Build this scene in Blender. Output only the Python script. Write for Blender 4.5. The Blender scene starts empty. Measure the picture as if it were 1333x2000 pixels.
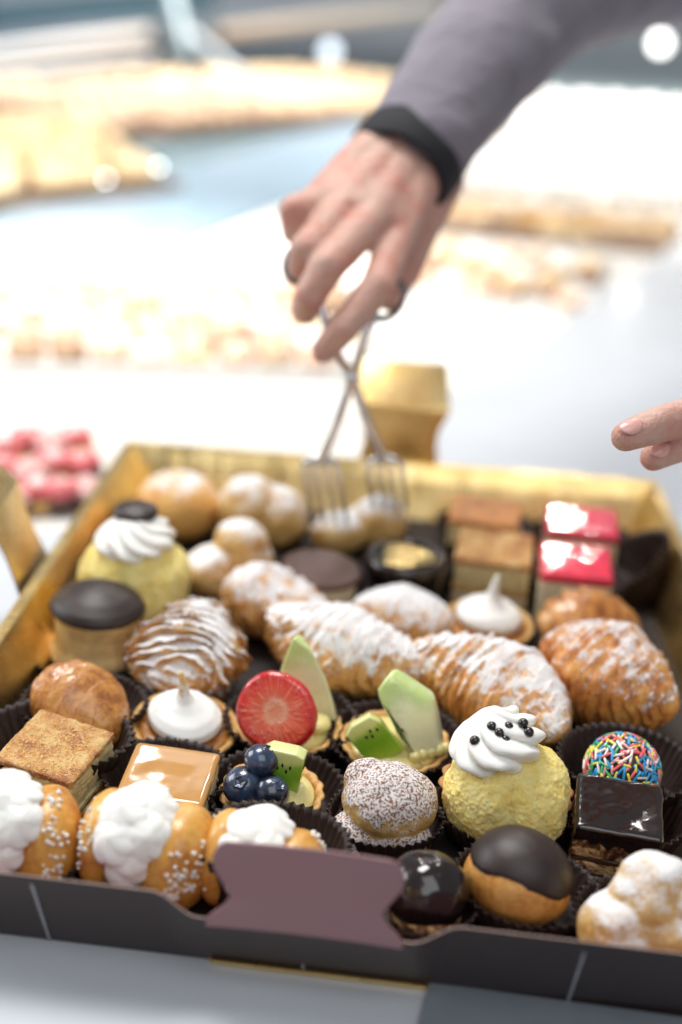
import bpy, bmesh, random
import numpy as np
from math import sin, cos, pi, atan, radians, sqrt
from mathutils import Vector, Matrix

# ------------------------------------------------------------------ camera, world, lamps, exposure
SC = bpy.context.scene
F = 2778.0; CH = .370
_p = atan(1020 / F); _y = radians(2.15); _r = radians(3.7)
FW = np.array([-sin(_y) * cos(_p), cos(_y) * cos(_p), -sin(_p)])
_r0 = np.array([cos(_y), sin(_y), 0.]); _u0 = np.cross(_r0, FW)
RT = cos(_r) * _r0 + sin(_r) * _u0
UP = -sin(_r) * _r0 + cos(_r) * _u0
CP = np.array([0, 0, CH])
cd = bpy.data.cameras.new('camera'); cam = bpy.data.objects.new('camera', cd); SC.collection.objects.link(cam)
m = Matrix(((RT[0], UP[0], -FW[0], 0), (RT[1], UP[1], -FW[1], 0), (RT[2], UP[2], -FW[2], CH), (0, 0, 0, 1)))
cam.matrix_world = m
cd.sensor_fit = 'VERTICAL'; cd.sensor_height = 36; cd.sensor_width = 24; cd.lens = 50
cd.clip_start = .02; cd.clip_end = 60
cd.dof.use_dof = True; cd.dof.focus_distance = .64; cd.dof.aperture_fstop = 3.0
SC.camera = cam
W = bpy.data.worlds.new('World'); SC.world = W; W.use_nodes = True
bg = W.node_tree.nodes['Background']; bg.inputs[0].default_value = (.86, .92, 1, 1); bg.inputs[1].default_value = .20

def area(name, loc, target, size, power, col=(1, 1, 1), sy=None, spread=180):
    l = bpy.data.lights.new(name, 'AREA'); l.energy = power; l.color = col; l.size = size
    if sy: l.shape = 'RECTANGLE'; l.size_y = sy
    l.spread = radians(spread)
    o = bpy.data.objects.new(name, l); SC.collection.objects.link(o); o.location = loc
    o.rotation_euler = (Vector(target) - Vector(loc)).to_track_quat('-Z', 'Y').to_euler()
    return o
area('ceiling_softbox', (-.35, 1.15, 1.7), (0, .7, 0), .7, 19, (1, .985, .96))
area('window_light', (-1.7, 1.1, 1.0), (0, .7, 0), 1.0, 14, (.95, .97, 1))
area('front_fill', (.35, -.5, 1.5), (0, .7, 0), 1.3, 7.5, (.95, .97, 1))
area('case_lamp_left', (-.9, 3.4, 1.5), (-.9, 3.4, 0), 2.2, 26, (1, .97, .93), 2.6, 110)
area('case_lamp_right', (.65, 3.75, 1.1), (.65, 3.75, 0), 1.0, 15, (1, .98, .95), 1.2, 80)
area('case_lamp_far_right', (1.6, 6., 1.5), (1.6, 6., 0), 2.0, 45, (1, .98, .95), 1.6, 120)
area('case_lamp_near', (-.45, 2.0, .8), (-.45, 2.0, 0), .8, 6.2, (1, .95, .88), .9, 75)
area('case_lamp_far', (-1.2, 5.2, 1.6), (-1.2, 5.2, 0), 2.0, 60, (1, .98, .95), 1.6, 120)
for x, y in ((.1, 2.25), (-.42, 2.35), (.36, 2.72), (.50, 2.74), (.64, 2.80), (.38, 3.0), (.54, 3.04), (.42, 3.4), (.56, 3.52), (.70, 3.6), (.50, 3.85), (.46, 1.72)):
    area('ceiling_spot', (x, y, 1.7), (0, .75, 0), .030, .8, (1, .95, .88))
SC.view_settings.view_transform = 'Standard'; SC.view_settings.look = 'None'
SC.view_settings.gamma = 1; SC.view_settings.exposure = .5; SC.view_settings.use_curve_mapping = False
try:
    SC.cycles.use_denoising = True
    SC.cycles.sample_clamp_indirect = 4
except Exception: pass

# ------------------------------------------------------------------ helpers
def ray(x, y): return FW + RT * ((x - 666.5) / F) - UP * ((y - 1000) / F)
def atz(x, y, z):
    d = ray(x, y); return CP + d * ((z - CH) / d[2])
def atd(x, y, zc): return CP + ray(x, y) * zc

def _h(ix, iy, iz, s):
    n = (ix * 374761393 + iy * 668265263 + iz * 2147483647 + s * 974634777).astype(np.int64) & 0xffffffff
    n = ((n ^ (n >> 13)) * 1274126177) & 0xffffffff
    n = ((n ^ (n >> 16)) * 2246822519) & 0xffffffff
    return ((n ^ (n >> 15)) & 0xffff) / 32767.5 - 1
def noise(P, sc=1., seed=0, octv=1):
    P = np.asarray(P, float); out = 0; a = 1; tot = 0
    for o in range(octv):
        Q = P * sc + 17.3 * seed + 100; I = np.floor(Q).astype(np.int64); f = Q - I; f = f * f * (3 - 2 * f); r = 0
        for dx in (0, 1):
            for dy in (0, 1):
                for dz in (0, 1):
                    w = (f[..., 0] if dx else 1 - f[..., 0]) * (f[..., 1] if dy else 1 - f[..., 1]) * (f[..., 2] if dz else 1 - f[..., 2])
                    r = r + w * _h(I[..., 0] + dx, I[..., 1] + dy, I[..., 2] + dz, seed + o)
        out = out + a * r; tot += a; a *= .5; sc *= 2
    return out / tot

def mesh(name, V, Fc, mat=None, parent=None, smooth=True, cm=True, loc=None, rot=None, fmat=None):
    V = np.asarray(V, float) * (.01 if cm else 1)
    me = bpy.data.meshes.new(name); me.from_pydata(V.tolist(), [], [tuple(int(i) for i in f) for f in Fc])
    if smooth: me.polygons.foreach_set('use_smooth', [True] * len(me.polygons))
    me.update()
    o = bpy.data.objects.new(name, me); SC.collection.objects.link(o)
    for mt in (mat if isinstance(mat, (list, tuple)) else [mat]):
        if mt: me.materials.append(mt)
    if fmat is not None: me.polygons.foreach_set('material_index', fmat)
    if parent: o.parent = parent
    if loc is not None: o.location = Vector(loc) * (.01 if cm else 1)
    if rot is not None: o.rotation_euler = [radians(a) for a in rot]
    return o
def recalc(o):
    b = bmesh.new(); b.from_mesh(o.data); bmesh.ops.recalc_face_normals(b, faces=b.faces); b.to_mesh(o.data); b.free(); return o

def grid(nu, nv, fn, closeu=True):
    """u loops round, v runs along; fn(U,V)->(...,3)"""
    u = np.arange(nu) / (nu if closeu else nu - 1); v = np.arange(nv) / (nv - 1)
    U, Vv = np.meshgrid(u, v); P = np.asarray(fn(U, Vv)).reshape(-1, 3)
    fs = []; k = nu if closeu else nu - 1
    for j in range(nv - 1):
        for i in range(k):
            a = j * nu + i; b = j * nu + (i + 1) % nu
            fs.append((a, b, b + nu, a + nu))
    return P, fs
def capped(nu, nv, fn):
    P, fs = grid(nu, nv, fn)
    a = len(P); P = np.vstack([P, P[:nu].mean(0), P[-nu:].mean(0)])
    for i in range(nu):
        fs.append((a, (i + 1) % nu, i)); o = (nv - 1) * nu; fs.append((a + 1, o + i, o + (i + 1) % nu))
    return P, fs
def lathe(prof, nu=96, mod=None, nv=None):
    """closed solid of revolution from profile [(r,z)...]; mod(theta, r, z, v)->(r,z)"""
    pr = np.array(prof, float); d = np.r_[0, np.cumsum(np.hypot(*np.diff(pr, axis=0).T))]; d /= d[-1]
    nv = nv or max(len(pr) * 5, 24)
    def fn(U, V):
        th = U * 2 * pi; r = np.interp(V, d, pr[:, 0]); z = np.interp(V, d, pr[:, 1])
        if mod: r, z = mod(th, r, z, V)
        return np.stack([r * np.cos(th), r * np.sin(th), z], -1)
    return capped(nu, nv, fn)
_ico = {}
def ico(sub):
    if sub not in _ico:
        b = bmesh.new(); bmesh.ops.create_icosphere(b, subdivisions=sub, radius=1)
        _ico[sub] = (np.array([v.co[:] for v in b.verts]), [tuple(v.index for v in f.verts) for f in b.faces]); b.free()
    return _ico[sub]
def blob(rad, c=(0, 0, 0), sub=5, amps=((.12, .9, 2),), seed=0, fn=None, sup=1):
    V, fs = ico(sub); D = V.copy()
    if sup != 1:
        L = (np.abs(D) ** sup).sum(1) ** (1 / sup); D = D / L[:, None]
    P = D * np.array(rad)
    for a, f, o in amps: P = P + V * (a * noise(P, f, seed, o))[:, None]
    if fn is not None: P = fn(P, V)
    return P + np.array(c), fs
def join(parts):
    Vs, fs, n = [], [], 0; idx = []
    for k, (V, f) in enumerate(parts):
        Vs.append(np.asarray(V)); fs += [tuple(i + n for i in q) for q in f]; idx += [k] * len(f); n += len(V)
    return np.vstack(Vs), fs, idx
def softbox(sx, sy, sz, r=.15, n=26, amp=.03, freq=1.5, seed=0, c=(0, 0, 0), skew=0):
    """box with rounded edges and gently uneven faces, centred at c"""
    b = bmesh.new(); bmesh.ops.create_cube(b, size=2)
    bmesh.ops.subdivide_edges(b, edges=b.edges[:], cuts=n, use_grid_fill=True)
    V = np.array([v.co[:] for v in b.verts]); fs = [tuple(v.index for v in f.verts) for f in b.faces]; b.free()
    V = np.sign(V) * (1 - (1 - np.abs(V)) ** 1.0)
    h = np.array([sx, sy, sz]) / 2; P = V * h; core = np.clip(P, -(h - r), h - r); d = P - core
    L = np.linalg.norm(d, axis=1); L[L == 0] = 1; P = core + d / L[:, None] * r * (np.linalg.norm(d, axis=1) > 0)[:, None]
    N = P / h; N /= np.linalg.norm(N, axis=1)[:, None]
    P = P + N * (amp * noise(P, freq, seed, 3) + amp * (.9 if amp > .03 else 0) * noise(P, freq * 3.5, seed + 5, 2))[:, None]; P[:, 0] += skew * P[:, 2]
    return P + np.array(c), fs
def rotm(rx, ry, rz):
    return np.array((Matrix.Rotation(radians(rz), 3, 'Z') @ Matrix.Rotation(radians(ry), 3, 'Y') @ Matrix.Rotation(radians(rx), 3, 'X')))
def xf(VF, loc=(0, 0, 0), rot=(0, 0, 0), s=1): return (np.asarray(VF[0]) * s) @ rotm(*rot).T + np.array(loc), VF[1]
def balls(lst, sub=2):
    V, f = ico(sub); return join([(V * np.array(r) + np.array(c), f) for c, r in lst])[:2]
def chain(pts, rs, out=None, k=.3):
    """spheres along a polyline with tapering radius"""
    out = [] if out is None else out
    for (a, b, ra, rb) in zip(pts[:-1], pts[1:], rs[:-1], rs[1:]):
        a = np.array(a, float); b = np.array(b, float); L = np.linalg.norm(b - a); n = max(2, int(L / (min(ra, rb) * k)))
        for i in range(n + 1):
            t = i / n; out.append((a + (b - a) * t, [ra + (rb - ra) * t] * 3))
    return out
def fuse(name, VF, voxel, mat, parent=None, smooth=4, cm=True, disp=None, fac=.5):
    """one continuous skin over overlapping volumes"""
    o = mesh('tmp', VF[0], VF[1], None, None, True, cm)
    k = .01 if cm else 1
    md = o.modifiers.new('r', 'REMESH'); md.mode = 'VOXEL'; md.voxel_size = voxel * k
    if smooth:
        ms = o.modifiers.new('s', 'SMOOTH'); ms.iterations = smooth; ms.factor = fac
    dg = bpy.context.evaluated_depsgraph_get(); dg.update()
    me = bpy.data.meshes.new_from_object(o.evaluated_get(dg)); bpy.data.objects.remove(o)
    me.name = name; me.polygons.foreach_set('use_smooth', [True] * len(me.polygons))
    if disp:
        n = len(me.vertices); co = np.zeros(n * 3); no = np.zeros(n * 3)
        me.vertices.foreach_get('co', co); me.vertices.foreach_get('normal', no); co = co.reshape(-1, 3); no = no.reshape(-1, 3)
        for a, f, oc in disp: co += no * (a * k * noise(co / k, f, 3, oc))[:, None]
        me.vertices.foreach_set('co', co.ravel()); me.update()
    me.materials.clear(); me.materials.append(mat)
    o = bpy.data.objects.new(name, me); SC.collection.objects.link(o)
    if parent: o.parent = parent
    return o
def tag(o, label=None, cat=None, group=None, kind=None):
    if label: o['label'] = label
    if cat: o['category'] = cat
    if group: o['group'] = group
    if kind: o['kind'] = kind
    return o
def thing(name, label, cat, loc, rot=(0, 0, 0), group=None):
    o = bpy.data.objects.new(name, None); SC.collection.objects.link(o); o.empty_display_size = .02
    o.location = loc; o.rotation_euler = [radians(a) for a in rot]; return tag(o, label, cat, group)
FLOOR = .0085
def at(px, py, zm=2.2, z0=0., dx=-10, dy=-14, ymin=None):
    p = atz(px + dx, py + dy, zm * .01 + FLOOR); return (p[0], max(p[1], ymin or .4855 - .05 * p[0]), FLOOR + z0 * .01)

def wp(x, y, d): return atd(x, y, d * 1.429)

# ------------------------------------------------------------------ materials
class MT:
    def __init__(s, name):
        s.m = bpy.data.materials.new(name); s.m.use_nodes = True; s.t = s.m.node_tree; s.b = s.t.nodes['Principled BSDF']; s.c = None
    def n(s, ty, **kw):
        n = s.t.nodes.new(ty)
        for k, v in kw.items():
            if k.startswith('i'): s.put(n.inputs[int(k[1:])], v)
            else: setattr(n, k, v)
        return n
    def put(s, sock, v):
        if hasattr(v, 'is_output') or isinstance(v, bpy.types.NodeSocket): s.t.links.new(v, sock)
        else: sock.default_value = (tuple(v) + (1,) if isinstance(v, tuple) and len(v) == 3 and sock.type == 'RGBA' else v)
    def co(s):
        if s.c is None:
            tc = s.n('ShaderNodeTexCoord'); oi = s.n('ShaderNodeObjectInfo')
            a = s.n('ShaderNodeVectorMath', operation='SCALE'); s.put(a.inputs[0], tc.outputs['Object']); a.inputs['Scale'].default_value = 100
            r = s.n('ShaderNodeMath', operation='MULTIPLY', i0=oi.outputs['Random'], i1=60.)
            b = s.n('ShaderNodeVectorMath', operation='ADD', i0=a.outputs[0], i1=r.outputs[0]); s.c = b.outputs[0]; s.tc = tc; s.raw = a.outputs[0]
        return s.c
    def noise(s, sc, det=3, ro=.55, vec=None, dist=0.):
        n = s.n('ShaderNodeTexNoise'); s.put(n.inputs['Vector'], vec or s.co()); n.inputs['Scale'].default_value = sc
        n.inputs['Detail'].default_value = det; n.inputs['Roughness'].default_value = ro; n.inputs['Distortion'].default_value = dist; return n.outputs[0]
    def vor(s, sc, feat='F1'):
        n = s.n('ShaderNodeTexVoronoi', feature=feat); s.put(n.inputs['Vector'], s.co()); n.inputs['Scale'].default_value = sc; return n
    def math(s, op, a, b=0., c=None, clamp=False):
        n = s.n('ShaderNodeMath', operation=op, i0=a, i1=b); n.use_clamp = clamp
        if c is not None: s.put(n.inputs[2], c)
        return n.outputs[0]
    def ramp(s, fac, *st, interp='LINEAR'):
        n = s.n('ShaderNodeValToRGB', i0=fac); e = n.color_ramp.elements; n.color_ramp.interpolation = interp
        while len(e) < len(st): e.new(.5)
        for k, (p, c) in zip(e, st): k.position = p; k.color = (c + (1,)) if isinstance(c, tuple) else (c, c, c, 1)
        return n.outputs[0]
    def mix(s, f, a, b, bt='MIX'):
        n = s.n('ShaderNodeMix', data_type='RGBA', blend_type=bt); s.put(n.inputs[0], f); s.put(n.inputs[6], a); s.put(n.inputs[7], b); return n.outputs[2]
    def bump(s, h, st=.5, d=.001):
        n = s.n('ShaderNodeBump'); n.inputs['Strength'].default_value = st; n.inputs['Distance'].default_value = d; s.put(n.inputs['Height'], h)
        old = s.b.inputs['Normal']
        if old.is_linked: s.put(n.inputs['Normal'], old.links[0].from_socket)
        s.put(old, n.outputs[0]); return s
    def set(s, **k):
        al = dict(col='Base Color', rough='Roughness', metal='Metallic', coat='Coat Weight', crough='Coat Roughness', sss='Subsurface Weight', ior='IOR', spec='Specular IOR Level',
                  trans='Transmission Weight', sheen='Sheen Weight', emit='Emission Strength', ecol='Emission Color', alpha='Alpha')
        for a, v in k.items(): s.put(s.b.inputs[al[a]], v)
        if 'sss' in k: s.b.inputs['Subsurface Radius'].default_value = (1, .7, .45); s.b.inputs['Subsurface Scale'].default_value = .003
        return s
    def nz(s):
        s.co(); sp = s.n('ShaderNodeSeparateXYZ', i0=s.tc.outputs['Normal']); return sp.outputs[2]
def plain(name, col, rough=.5, var=.15, sc=1.5, bump=0, bsc=8, **k):
    t = MT(name); nn = t.noise(sc, 4)
    a = tuple(c * (1 - var) for c in col); b = tuple(min(1, c * (1 + var)) for c in col)
    t.set(col=t.ramp(nn, (.3, a), (.7, b)), rough=rough, **k)
    if bump: t.bump(t.noise(bsc, 4), bump, .0006)
    return t.m
def baked(name, light, mid, dark, sugar=None, coat=0., rough=.5, sc=.9, cocoa=False, thr=.35, streak=0., fine=7., soft=.22):
    """oven-browned dough; sugar = dusting lying on what faces up"""
    t = MT(name); n1 = t.noise(sc, 5, .6); n2 = t.noise(sc * 6, 4)
    f = t.math('ADD', t.math('MULTIPLY', n1, .75), t.math('MULTIPLY', n2, .25))
    if streak:
        sp = t.n('ShaderNodeVectorMath', operation='MULTIPLY', i0=t.co(), i1=(3.2, .5, .5)).outputs[0]; n3 = t.noise(1., 4, .65, vec=sp)
        f = t.math('ADD', f, t.math('MULTIPLY', t.math('SUBTRACT', n3, .5), streak)); ge = t.n('ShaderNodeNewGeometry'); f = t.math('ADD', f, t.math('MULTIPLY', t.math('SUBTRACT', ge.outputs['Pointiness'], .5), 1.6)); n2 = t.math('ADD', n2, t.math('MULTIPLY', n3, streak * 2))
    col = t.ramp(f, (.34, light), (.5, mid), (.66, dark)); h = n2; rg = rough
    if sugar is not None:
        s = t.math('ADD', t.math('MULTIPLY', t.nz(), sugar), t.math('MULTIPLY', t.math('SUBTRACT', t.noise(1.1, 4, .6), .5), 1.7))
        s = t.math('ADD', s, t.math('MULTIPLY', t.math('SUBTRACT', t.noise(fine, 4, .7), .5), 1.5))
        s = t.math('ADD', s, t.math('MULTIPLY', t.math('SUBTRACT', n3, .5), 1.2)) if streak else s
        mk = t.ramp(s, (thr, 0.), (thr + soft, 1.))
        wc = (.86, .86, .87)
        if cocoa: wc = t.mix(t.ramp(t.noise(9, 3, .6), (.47, 0.), (.58, 1.)), (.8, .77, .77), (.22, .09, .055))
        col = t.mix(t.math('MULTIPLY', mk, .93), col, wc); rg = t.math('ADD', t.math('MULTIPLY', mk, .9 - rough), rough)
        h = t.math('ADD', n2, t.math('MULTIPLY', mk, t.noise(22, 3, .7))); coat = t.math('MULTIPLY', t.math('SUBTRACT', 1., mk), coat)
    t.set(col=col, rough=rg, coat=coat, sss=.06); t.bump(h, .5, .0007); return t.m

DOUGH = ((.86, .54, .22), (.74, .36, .10), (.46, .17, .04))
M_dough = baked('golden_dough', (.74, .44, .15), (.66, .31, .07), (.42, .15, .03), coat=.15, rough=.42)
M_bun = baked('brioche_crust', (.76, .46, .14), (.70, .34, .06), (.45, .15, .025), coat=.25, rough=.35, sc=.6)
M_flaky = baked('flaky_sugared', *DOUGH, sugar=.9, coat=.15, thr=.36, rough=.42, streak=.5, soft=.3)
M_flakyheavy = baked('flaky_heavy_sugar', (.84, .54, .23), (.70, .37, .12), (.44, .18, .05), sugar=1., thr=.26, rough=.45, streak=.5, soft=.35)
M_flakybare = baked('flaky_glazed', (.70, .38, .12), (.56, .23, .05), (.27, .08, .018), coat=.5, rough=.3, sc=1.0, streak=.4)
M_puff = baked('choux_sugared', (.78, .53, .22), (.7, .42, .13), (.5, .24, .06), sugar=.95, thr=.22, rough=.5, fine=6, soft=.6)
M_cocoa = baked('choux_cocoa_sugar', (.75, .5, .19), (.66, .40, .12), (.5, .25, .07), sugar=1.35, thr=.3, cocoa=True)
M_short = baked('shortcrust', (.76, .50, .2), (.66, .38, .12), (.46, .2, .05), sc=1.4, rough=.55)
M_biscuit = baked('biscuit', (.6, .33, .12), (.48, .23, .07), (.3, .12, .03), sc=1.6, rough=.6)

t = MT('yellow_sponge'); n1 = t.noise(1.3, 4); n2 = t.noise(9, 4, .75)
t.set(col=t.ramp(t.math('ADD', t.math('MULTIPLY', n1, .4), t.math('MULTIPLY', n2, .6)), (.36, (.88, .60, .12)), (.47, (.96, .76, .24)), (.62, (.98, .86, .40))), rough=.85, sss=.15); t.bump(t.noise(22, 3, .7), .6, .0007); M_sponge = t.m
M_spongec = plain('cake_crumb', (.90, .68, .33), .8, .22, 4, 1, 14, sss=.1)
M_cream = plain('whipped_cream', (.93, .915, .86), .5, .02, 2, .15, 7, sss=.35)
M_custard = plain('custard', (.82, .72, .30), .22, .1, 1.2, .1, 3, sss=.25, coat=.5)
M_mousse = plain('pale_mousse', (.86, .74, .50), .6, .08, 2, .3, 9, sss=.15)
M_choc = plain('dark_chocolate', (.026, .014, .012), .46, .2, 1, .2, 2.2)
M_chocgloss = plain('chocolate_glaze', (.016, .009, .008), .14, .2, 1, .05, .5, coat=.5)
M_milkchoc = plain('brown_chocolate', (.10, .045, .032), .38, .15, 1, .1, 5)
M_caramel = plain('caramel_glaze', (.54, .27, .075), .07, .05, .7, .03, 2, coat=1., sss=.15)
M_jam = plain('jam_brown', (.38, .15, .03), .2, .3, 2, .1, 6, coat=.6)
M_pinkgel = plain('pink_jelly', (.82, .045, .09), .06, .15, 1.2, .04, 2, coat=1., sss=.2)
M_paper = plain('brown_cup_paper', (.030, .016, .013), .5, .25, 2, .1, 12, spec=.3)
M_pearls = plain('pearl_sugar_grain', (.88, .84, .76), .5, .06, 6, .4, 20, sss=.2)
M_seed = plain('kiwi_seed', (.012, .009, .008), .25)
M_goldleaf = plain('gold_foil_leaf', (.9, .68, .3), .25, .1, 3, .6, 5, metal=1.)
M_steel = plain('polished_steel', (.78, .79, .82), .2, .05, 1, metal=1.)
M_black = plain('black_ribbed_knit', (.010, .010, .014), .8, .2, 6, .6, 14)
M_nail = plain('nail', (.72, .38, .33), .25, .04, 1, coat=.3, sss=.15)

t = MT('sugared_crust'); a = t.noise(.8, 5, .65); g = t.vor(9); 
col = t.ramp(t.math('ADD', t.math('MULTIPLY', a, .75), t.math('MULTIPLY', t.noise(5, 3), .25)), (.40, (.96, .66, .27)), (.49, (.80, .38, .09)), (.59, (.50, .15, .03)))
t.set(col=t.mix(t.ramp(t.noise(16, 2, .6), (.55, 0.), (.66, .8)), col, (.95, .74, .46)), rough=.38, spec=.7); t.bump(t.noise(15, 3, .7), 1., .0014); t.bump(a, .4, .002); M_crust = t.m

t = MT('toasted_meringue'); s = t.n('ShaderNodeSeparateXYZ', i0=(t.co(), t.raw)[1]).outputs
k = t.math('ADD', t.math('MULTIPLY', s[2], .22), t.math('MULTIPLY', s[0], -.16)); k = t.math('ADD', k, t.math('MULTIPLY', t.noise(3.5, 5, .7), .85))
t.set(col=t.ramp(k, (.90, (.93, .925, .9)), (1., (.82, .58, .28))), rough=.55, sss=.25); t.bump(t.noise(10, 3), .15, .0005)
M_mer = t.m; 
t = MT('marbled_cake'); n = t.noise(1.1, 4, .6, dist=1.5); t.set(col=t.ramp(n, (.42, (.70, .43, .2)), (.5, (.28, .11, .04)), (.6, (.07, .028, .015))), rough=.6); t.bump(t.noise(8, 4), .8, .001); M_marble = t.m

def fruit_mats():
    t = MT('strawberry_flesh'); t.co(); s = t.n('ShaderNodeSeparateXYZ', i0=t.raw).outputs
    ang = t.n('ShaderNodeMath', operation='ARCTAN2', i0=s[1], i1=s[0]).outputs[0]
    r = t.math('SQRT', t.math('ADD', t.math('MULTIPLY', s[0], s[0]), t.math('MULTIPLY', s[1], s[1])))
    r = t.math('DIVIDE', r, 1.9)
    cv = t.n('ShaderNodeCombineXYZ', i0=t.math('MULTIPLY', ang, 1.), i1=t.math('MULTIPLY', r, .12)).outputs[0]
    st = t.noise(11, 2, .6, vec=cv)
    rr = t.math('ADD', r, t.math('MULTIPLY', t.math('SUBTRACT', st, .5), .42)); rr = t.math('ADD', rr, t.math('MULTIPLY', t.math('SUBTRACT', t.noise(1.6, 3), .5), .22))
    pale = t.math('MULTIPLY', t.ramp(st, (.50, 0.), (.66, 1.)), t.ramp(r, (.2, .2), (.45, .75), (.82, .55), (.93, 0.)))
    t.set(col=t.mix(pale, t.ramp(rr, (.10, (.86, .28, .16)), (.24, (.90, .42, .28)), (.36, (.86, .14, .06)), (.75, (.80, .05, .03)), (.92, (.58, .012, .02))), (.93, .42, .28)), rough=.12, coat=.8, sss=.15)
    t.bump(t.ramp(t.noise(3.4, 2), (.55, 0.), (.68, 1.)), .5, .0012); t.bump(st, .25, .0008)
    a = t.m
    t = MT('kiwi_flesh'); t.co(); s = t.n('ShaderNodeSeparateXYZ', i0=t.raw).outputs
    # the wedge's own tip (pale core) is at z=0, the skin side at z=2.2
    st = t.noise(1., 2, .6, vec=t.n('ShaderNodeCombineXYZ', i0=t.math('MULTIPLY', s[0], 7.), i1=t.math('MULTIPLY', s[1], 2.), i2=t.math('MULTIPLY', s[2], .5)).outputs[0])
    k = t.math('ADD', t.math('DIVIDE', s[2], 2.2), t.math('MULTIPLY', t.math('SUBTRACT', st, .5), .25))
    t.set(col=t.ramp(k, (.10, (.36, .55, .05)), (.45, (.20, .42, .022)), (.68, (.26, .46, .04)), (.80, (.66, .72, .22)), (1., (.74, .76, .34))), rough=.14, coat=.7, sss=.2)
    t.bump(t.noise(4, 3), .2, .001); b = t.m
    t = MT('melon_flesh'); t.co(); s = t.n('ShaderNodeSeparateXYZ', i0=t.raw).outputs
    k = t.math('ADD', t.math('MULTIPLY', s[2], .22), t.math('MULTIPLY', t.noise(.8, 2), .5))
    t.set(col=t.ramp(k, (.35, (.88, .86, .60)), (.8, (.84, .86, .56)), (1.2, (.62, .76, .30))), rough=.18, coat=.8, sss=.35); t.bump(t.noise(3, 4), .35, .0015); c = t.m
    t = MT('blueberry_skin'); t.set(col=t.ramp(t.noise(1.2, 4, .6), (.38, (.008, .010, .022)), (.62, (.035, .065, .14))), rough=.3, coat=.9, crough=.06); t.bump(t.noise(6, 3), .06, .0005); d = t.m
    return a, b, c, d
M_straw, M_kiwi, M_melon, M_blue = fruit_mats()

t = MT('gold_card'); n = t.noise(.5, 4, .55); n2 = t.noise(2.2, 3, .6, dist=.6)
t.set(col=t.ramp(n, (.3, (.80, .54, .20)), (.7, (.94, .72, .34))), rough=t.ramp(n2, (.3, .26), (.7, .33)), metal=1.); t.bump(t.noise(.22, 1, .4), .45, .006); t.bump(n2, .12, .0006); t.bump(t.noise(14, 2), .18, .0004); M_gold = t.m
t = MT('brown_printed_card'); t.set(col=(.034, .019, .017), rough=.38, coat=.1); t.bump(t.noise(1.2, 3), .12, .0006); M_card = t.m
t = MT('mauve_brown_card'); t.set(col=(.22, .095, .105), rough=.38, coat=.5, crough=.35); t.bump(t.noise(.9, 3), .15, .0006); M_cardin = t.m  # mauve base colour holds the bright reflection on the brown tabs
M_cardedge = plain('raw_card_edge', (.34, .24, .20), .8, .15, 5)
M_line = plain('silver_print', (.34, .34, .36), .5)
t = MT('skin'); n = t.noise(.45, 4, .6); n2 = t.noise(1.4, 3)
t.set(col=t.ramp(t.math('ADD', t.math('MULTIPLY', n, .7), t.math('MULTIPLY', n2, .3)), (.34, (.56, .375, .30)), (.50, (.57, .325, .255)), (.68, (.56, .235, .18))), rough=.5, sss=.25, spec=.4)
t.bump(t.noise(5, 4, .6), .35, .0014); t.bump(t.noise(1.1, 3, .6), .5, .004); M_skin = t.m
t = MT('grey_shirt_cotton'); t.co(); wv = t.n('ShaderNodeTexWave', wave_type='BANDS'); t.put(wv.inputs[0], t.raw); wv.inputs['Scale'].default_value = 9
t.set(col=t.ramp(t.noise(.5, 4), (.3, (.165, .145, .175)), (.7, (.195, .175, .205))), rough=.85, sheen=.2); t.bump(wv.outputs[1], .1, .0004); t.bump(t.noise(.32, 3, .5, dist=.6), .6, .008); M_shirt = t.m
t = MT('white_laminate'); t.set(col=t.ramp(t.noise(.08, 3), (.3, (.66, .685, .72)), (.7, (.71, .735, .77))), rough=.2, coat=.3); M_lam = t.m
M_whitecounter = plain('white_counter', (.72, .74, .80), .35, .02, .1)
M_case = plain('case_glass_shelf', (.66, .74, .78), .15, .06, .02, coat=.3)
M_teal = plain('teal_glass_edge', (.10, .24, .29), .15, .2, .1, coat=.5)
M_darkreflect = plain('brushed_grey_steel', (.34, .38, .42), .3, .1, .3, metal=.3)  # grey tone standing in for a dark reflection on the counter
t = MT('soft_lamp'); t.set(col=(.8, .9, 1.), ecol=(.75, .87, 1., 1.), emit=1.1); M_glow2 = t.m
t = MT('glow'); t.set(col=(1., 1., 1.), ecol=(1., .98, .95, 1.), emit=3.2); M_glow3 = t.m
t = MT('led'); t.set(col=(1., 1., 1.), ecol=(.9, .98, 1., 1.), emit=9.); M_glow = t.m  # emission for the added glint balls, not a known lamp

# ------------------------------------------------------------------ the setting
def slab(name, pts, z, th, mat, label=None, cat=None, kind=None):
    n = len(pts); V = [(x, y, z) for x, y in pts] + [(x, y, z - th) for x, y in pts]
    fs = [tuple(range(n)), tuple(range(2 * n - 1, n - 1, -1))] + [(i, i + n, (i + 1) % n + n, (i + 1) % n) for i in range(n)]
    o = recalc(mesh(name, V, fs, mat, None, False, False)); return tag(o, label, cat, None, kind)
c1 = atz(868, 770, 0); c2 = atz(1345, 455, 0)
slab('counter_top', [(-1.2, -.4), (1.6, -.4), (1.6, 2.7), (c2[0], c2[1]), (c1[0] * .35 + c2[0] * .65 + .012, c1[1] * .35 + c2[1] * .65), (c1[0] * .7 + c2[0] * .3 + .012, c1[1] * .7 + c2[1] * .3), (c1[0], c1[1]), (c1[0] - .01, 1.2), (-.05, 1.05), (-.22, .93), (-.4, .86), (-1.2, .84)], 0, .03, M_lam, kind='structure')
slab('display_shelf', [(-6, .5), (6, .5), (6, 12), (-6, 12)], -.034, .03, plain('teal_grey_shelf', (.13, .21, .24), .25, .1, .05), kind='structure')
def pxy(*pp, z=0): return [tuple(atz(x, y, z)[:2]) for x, y in pp]
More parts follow.
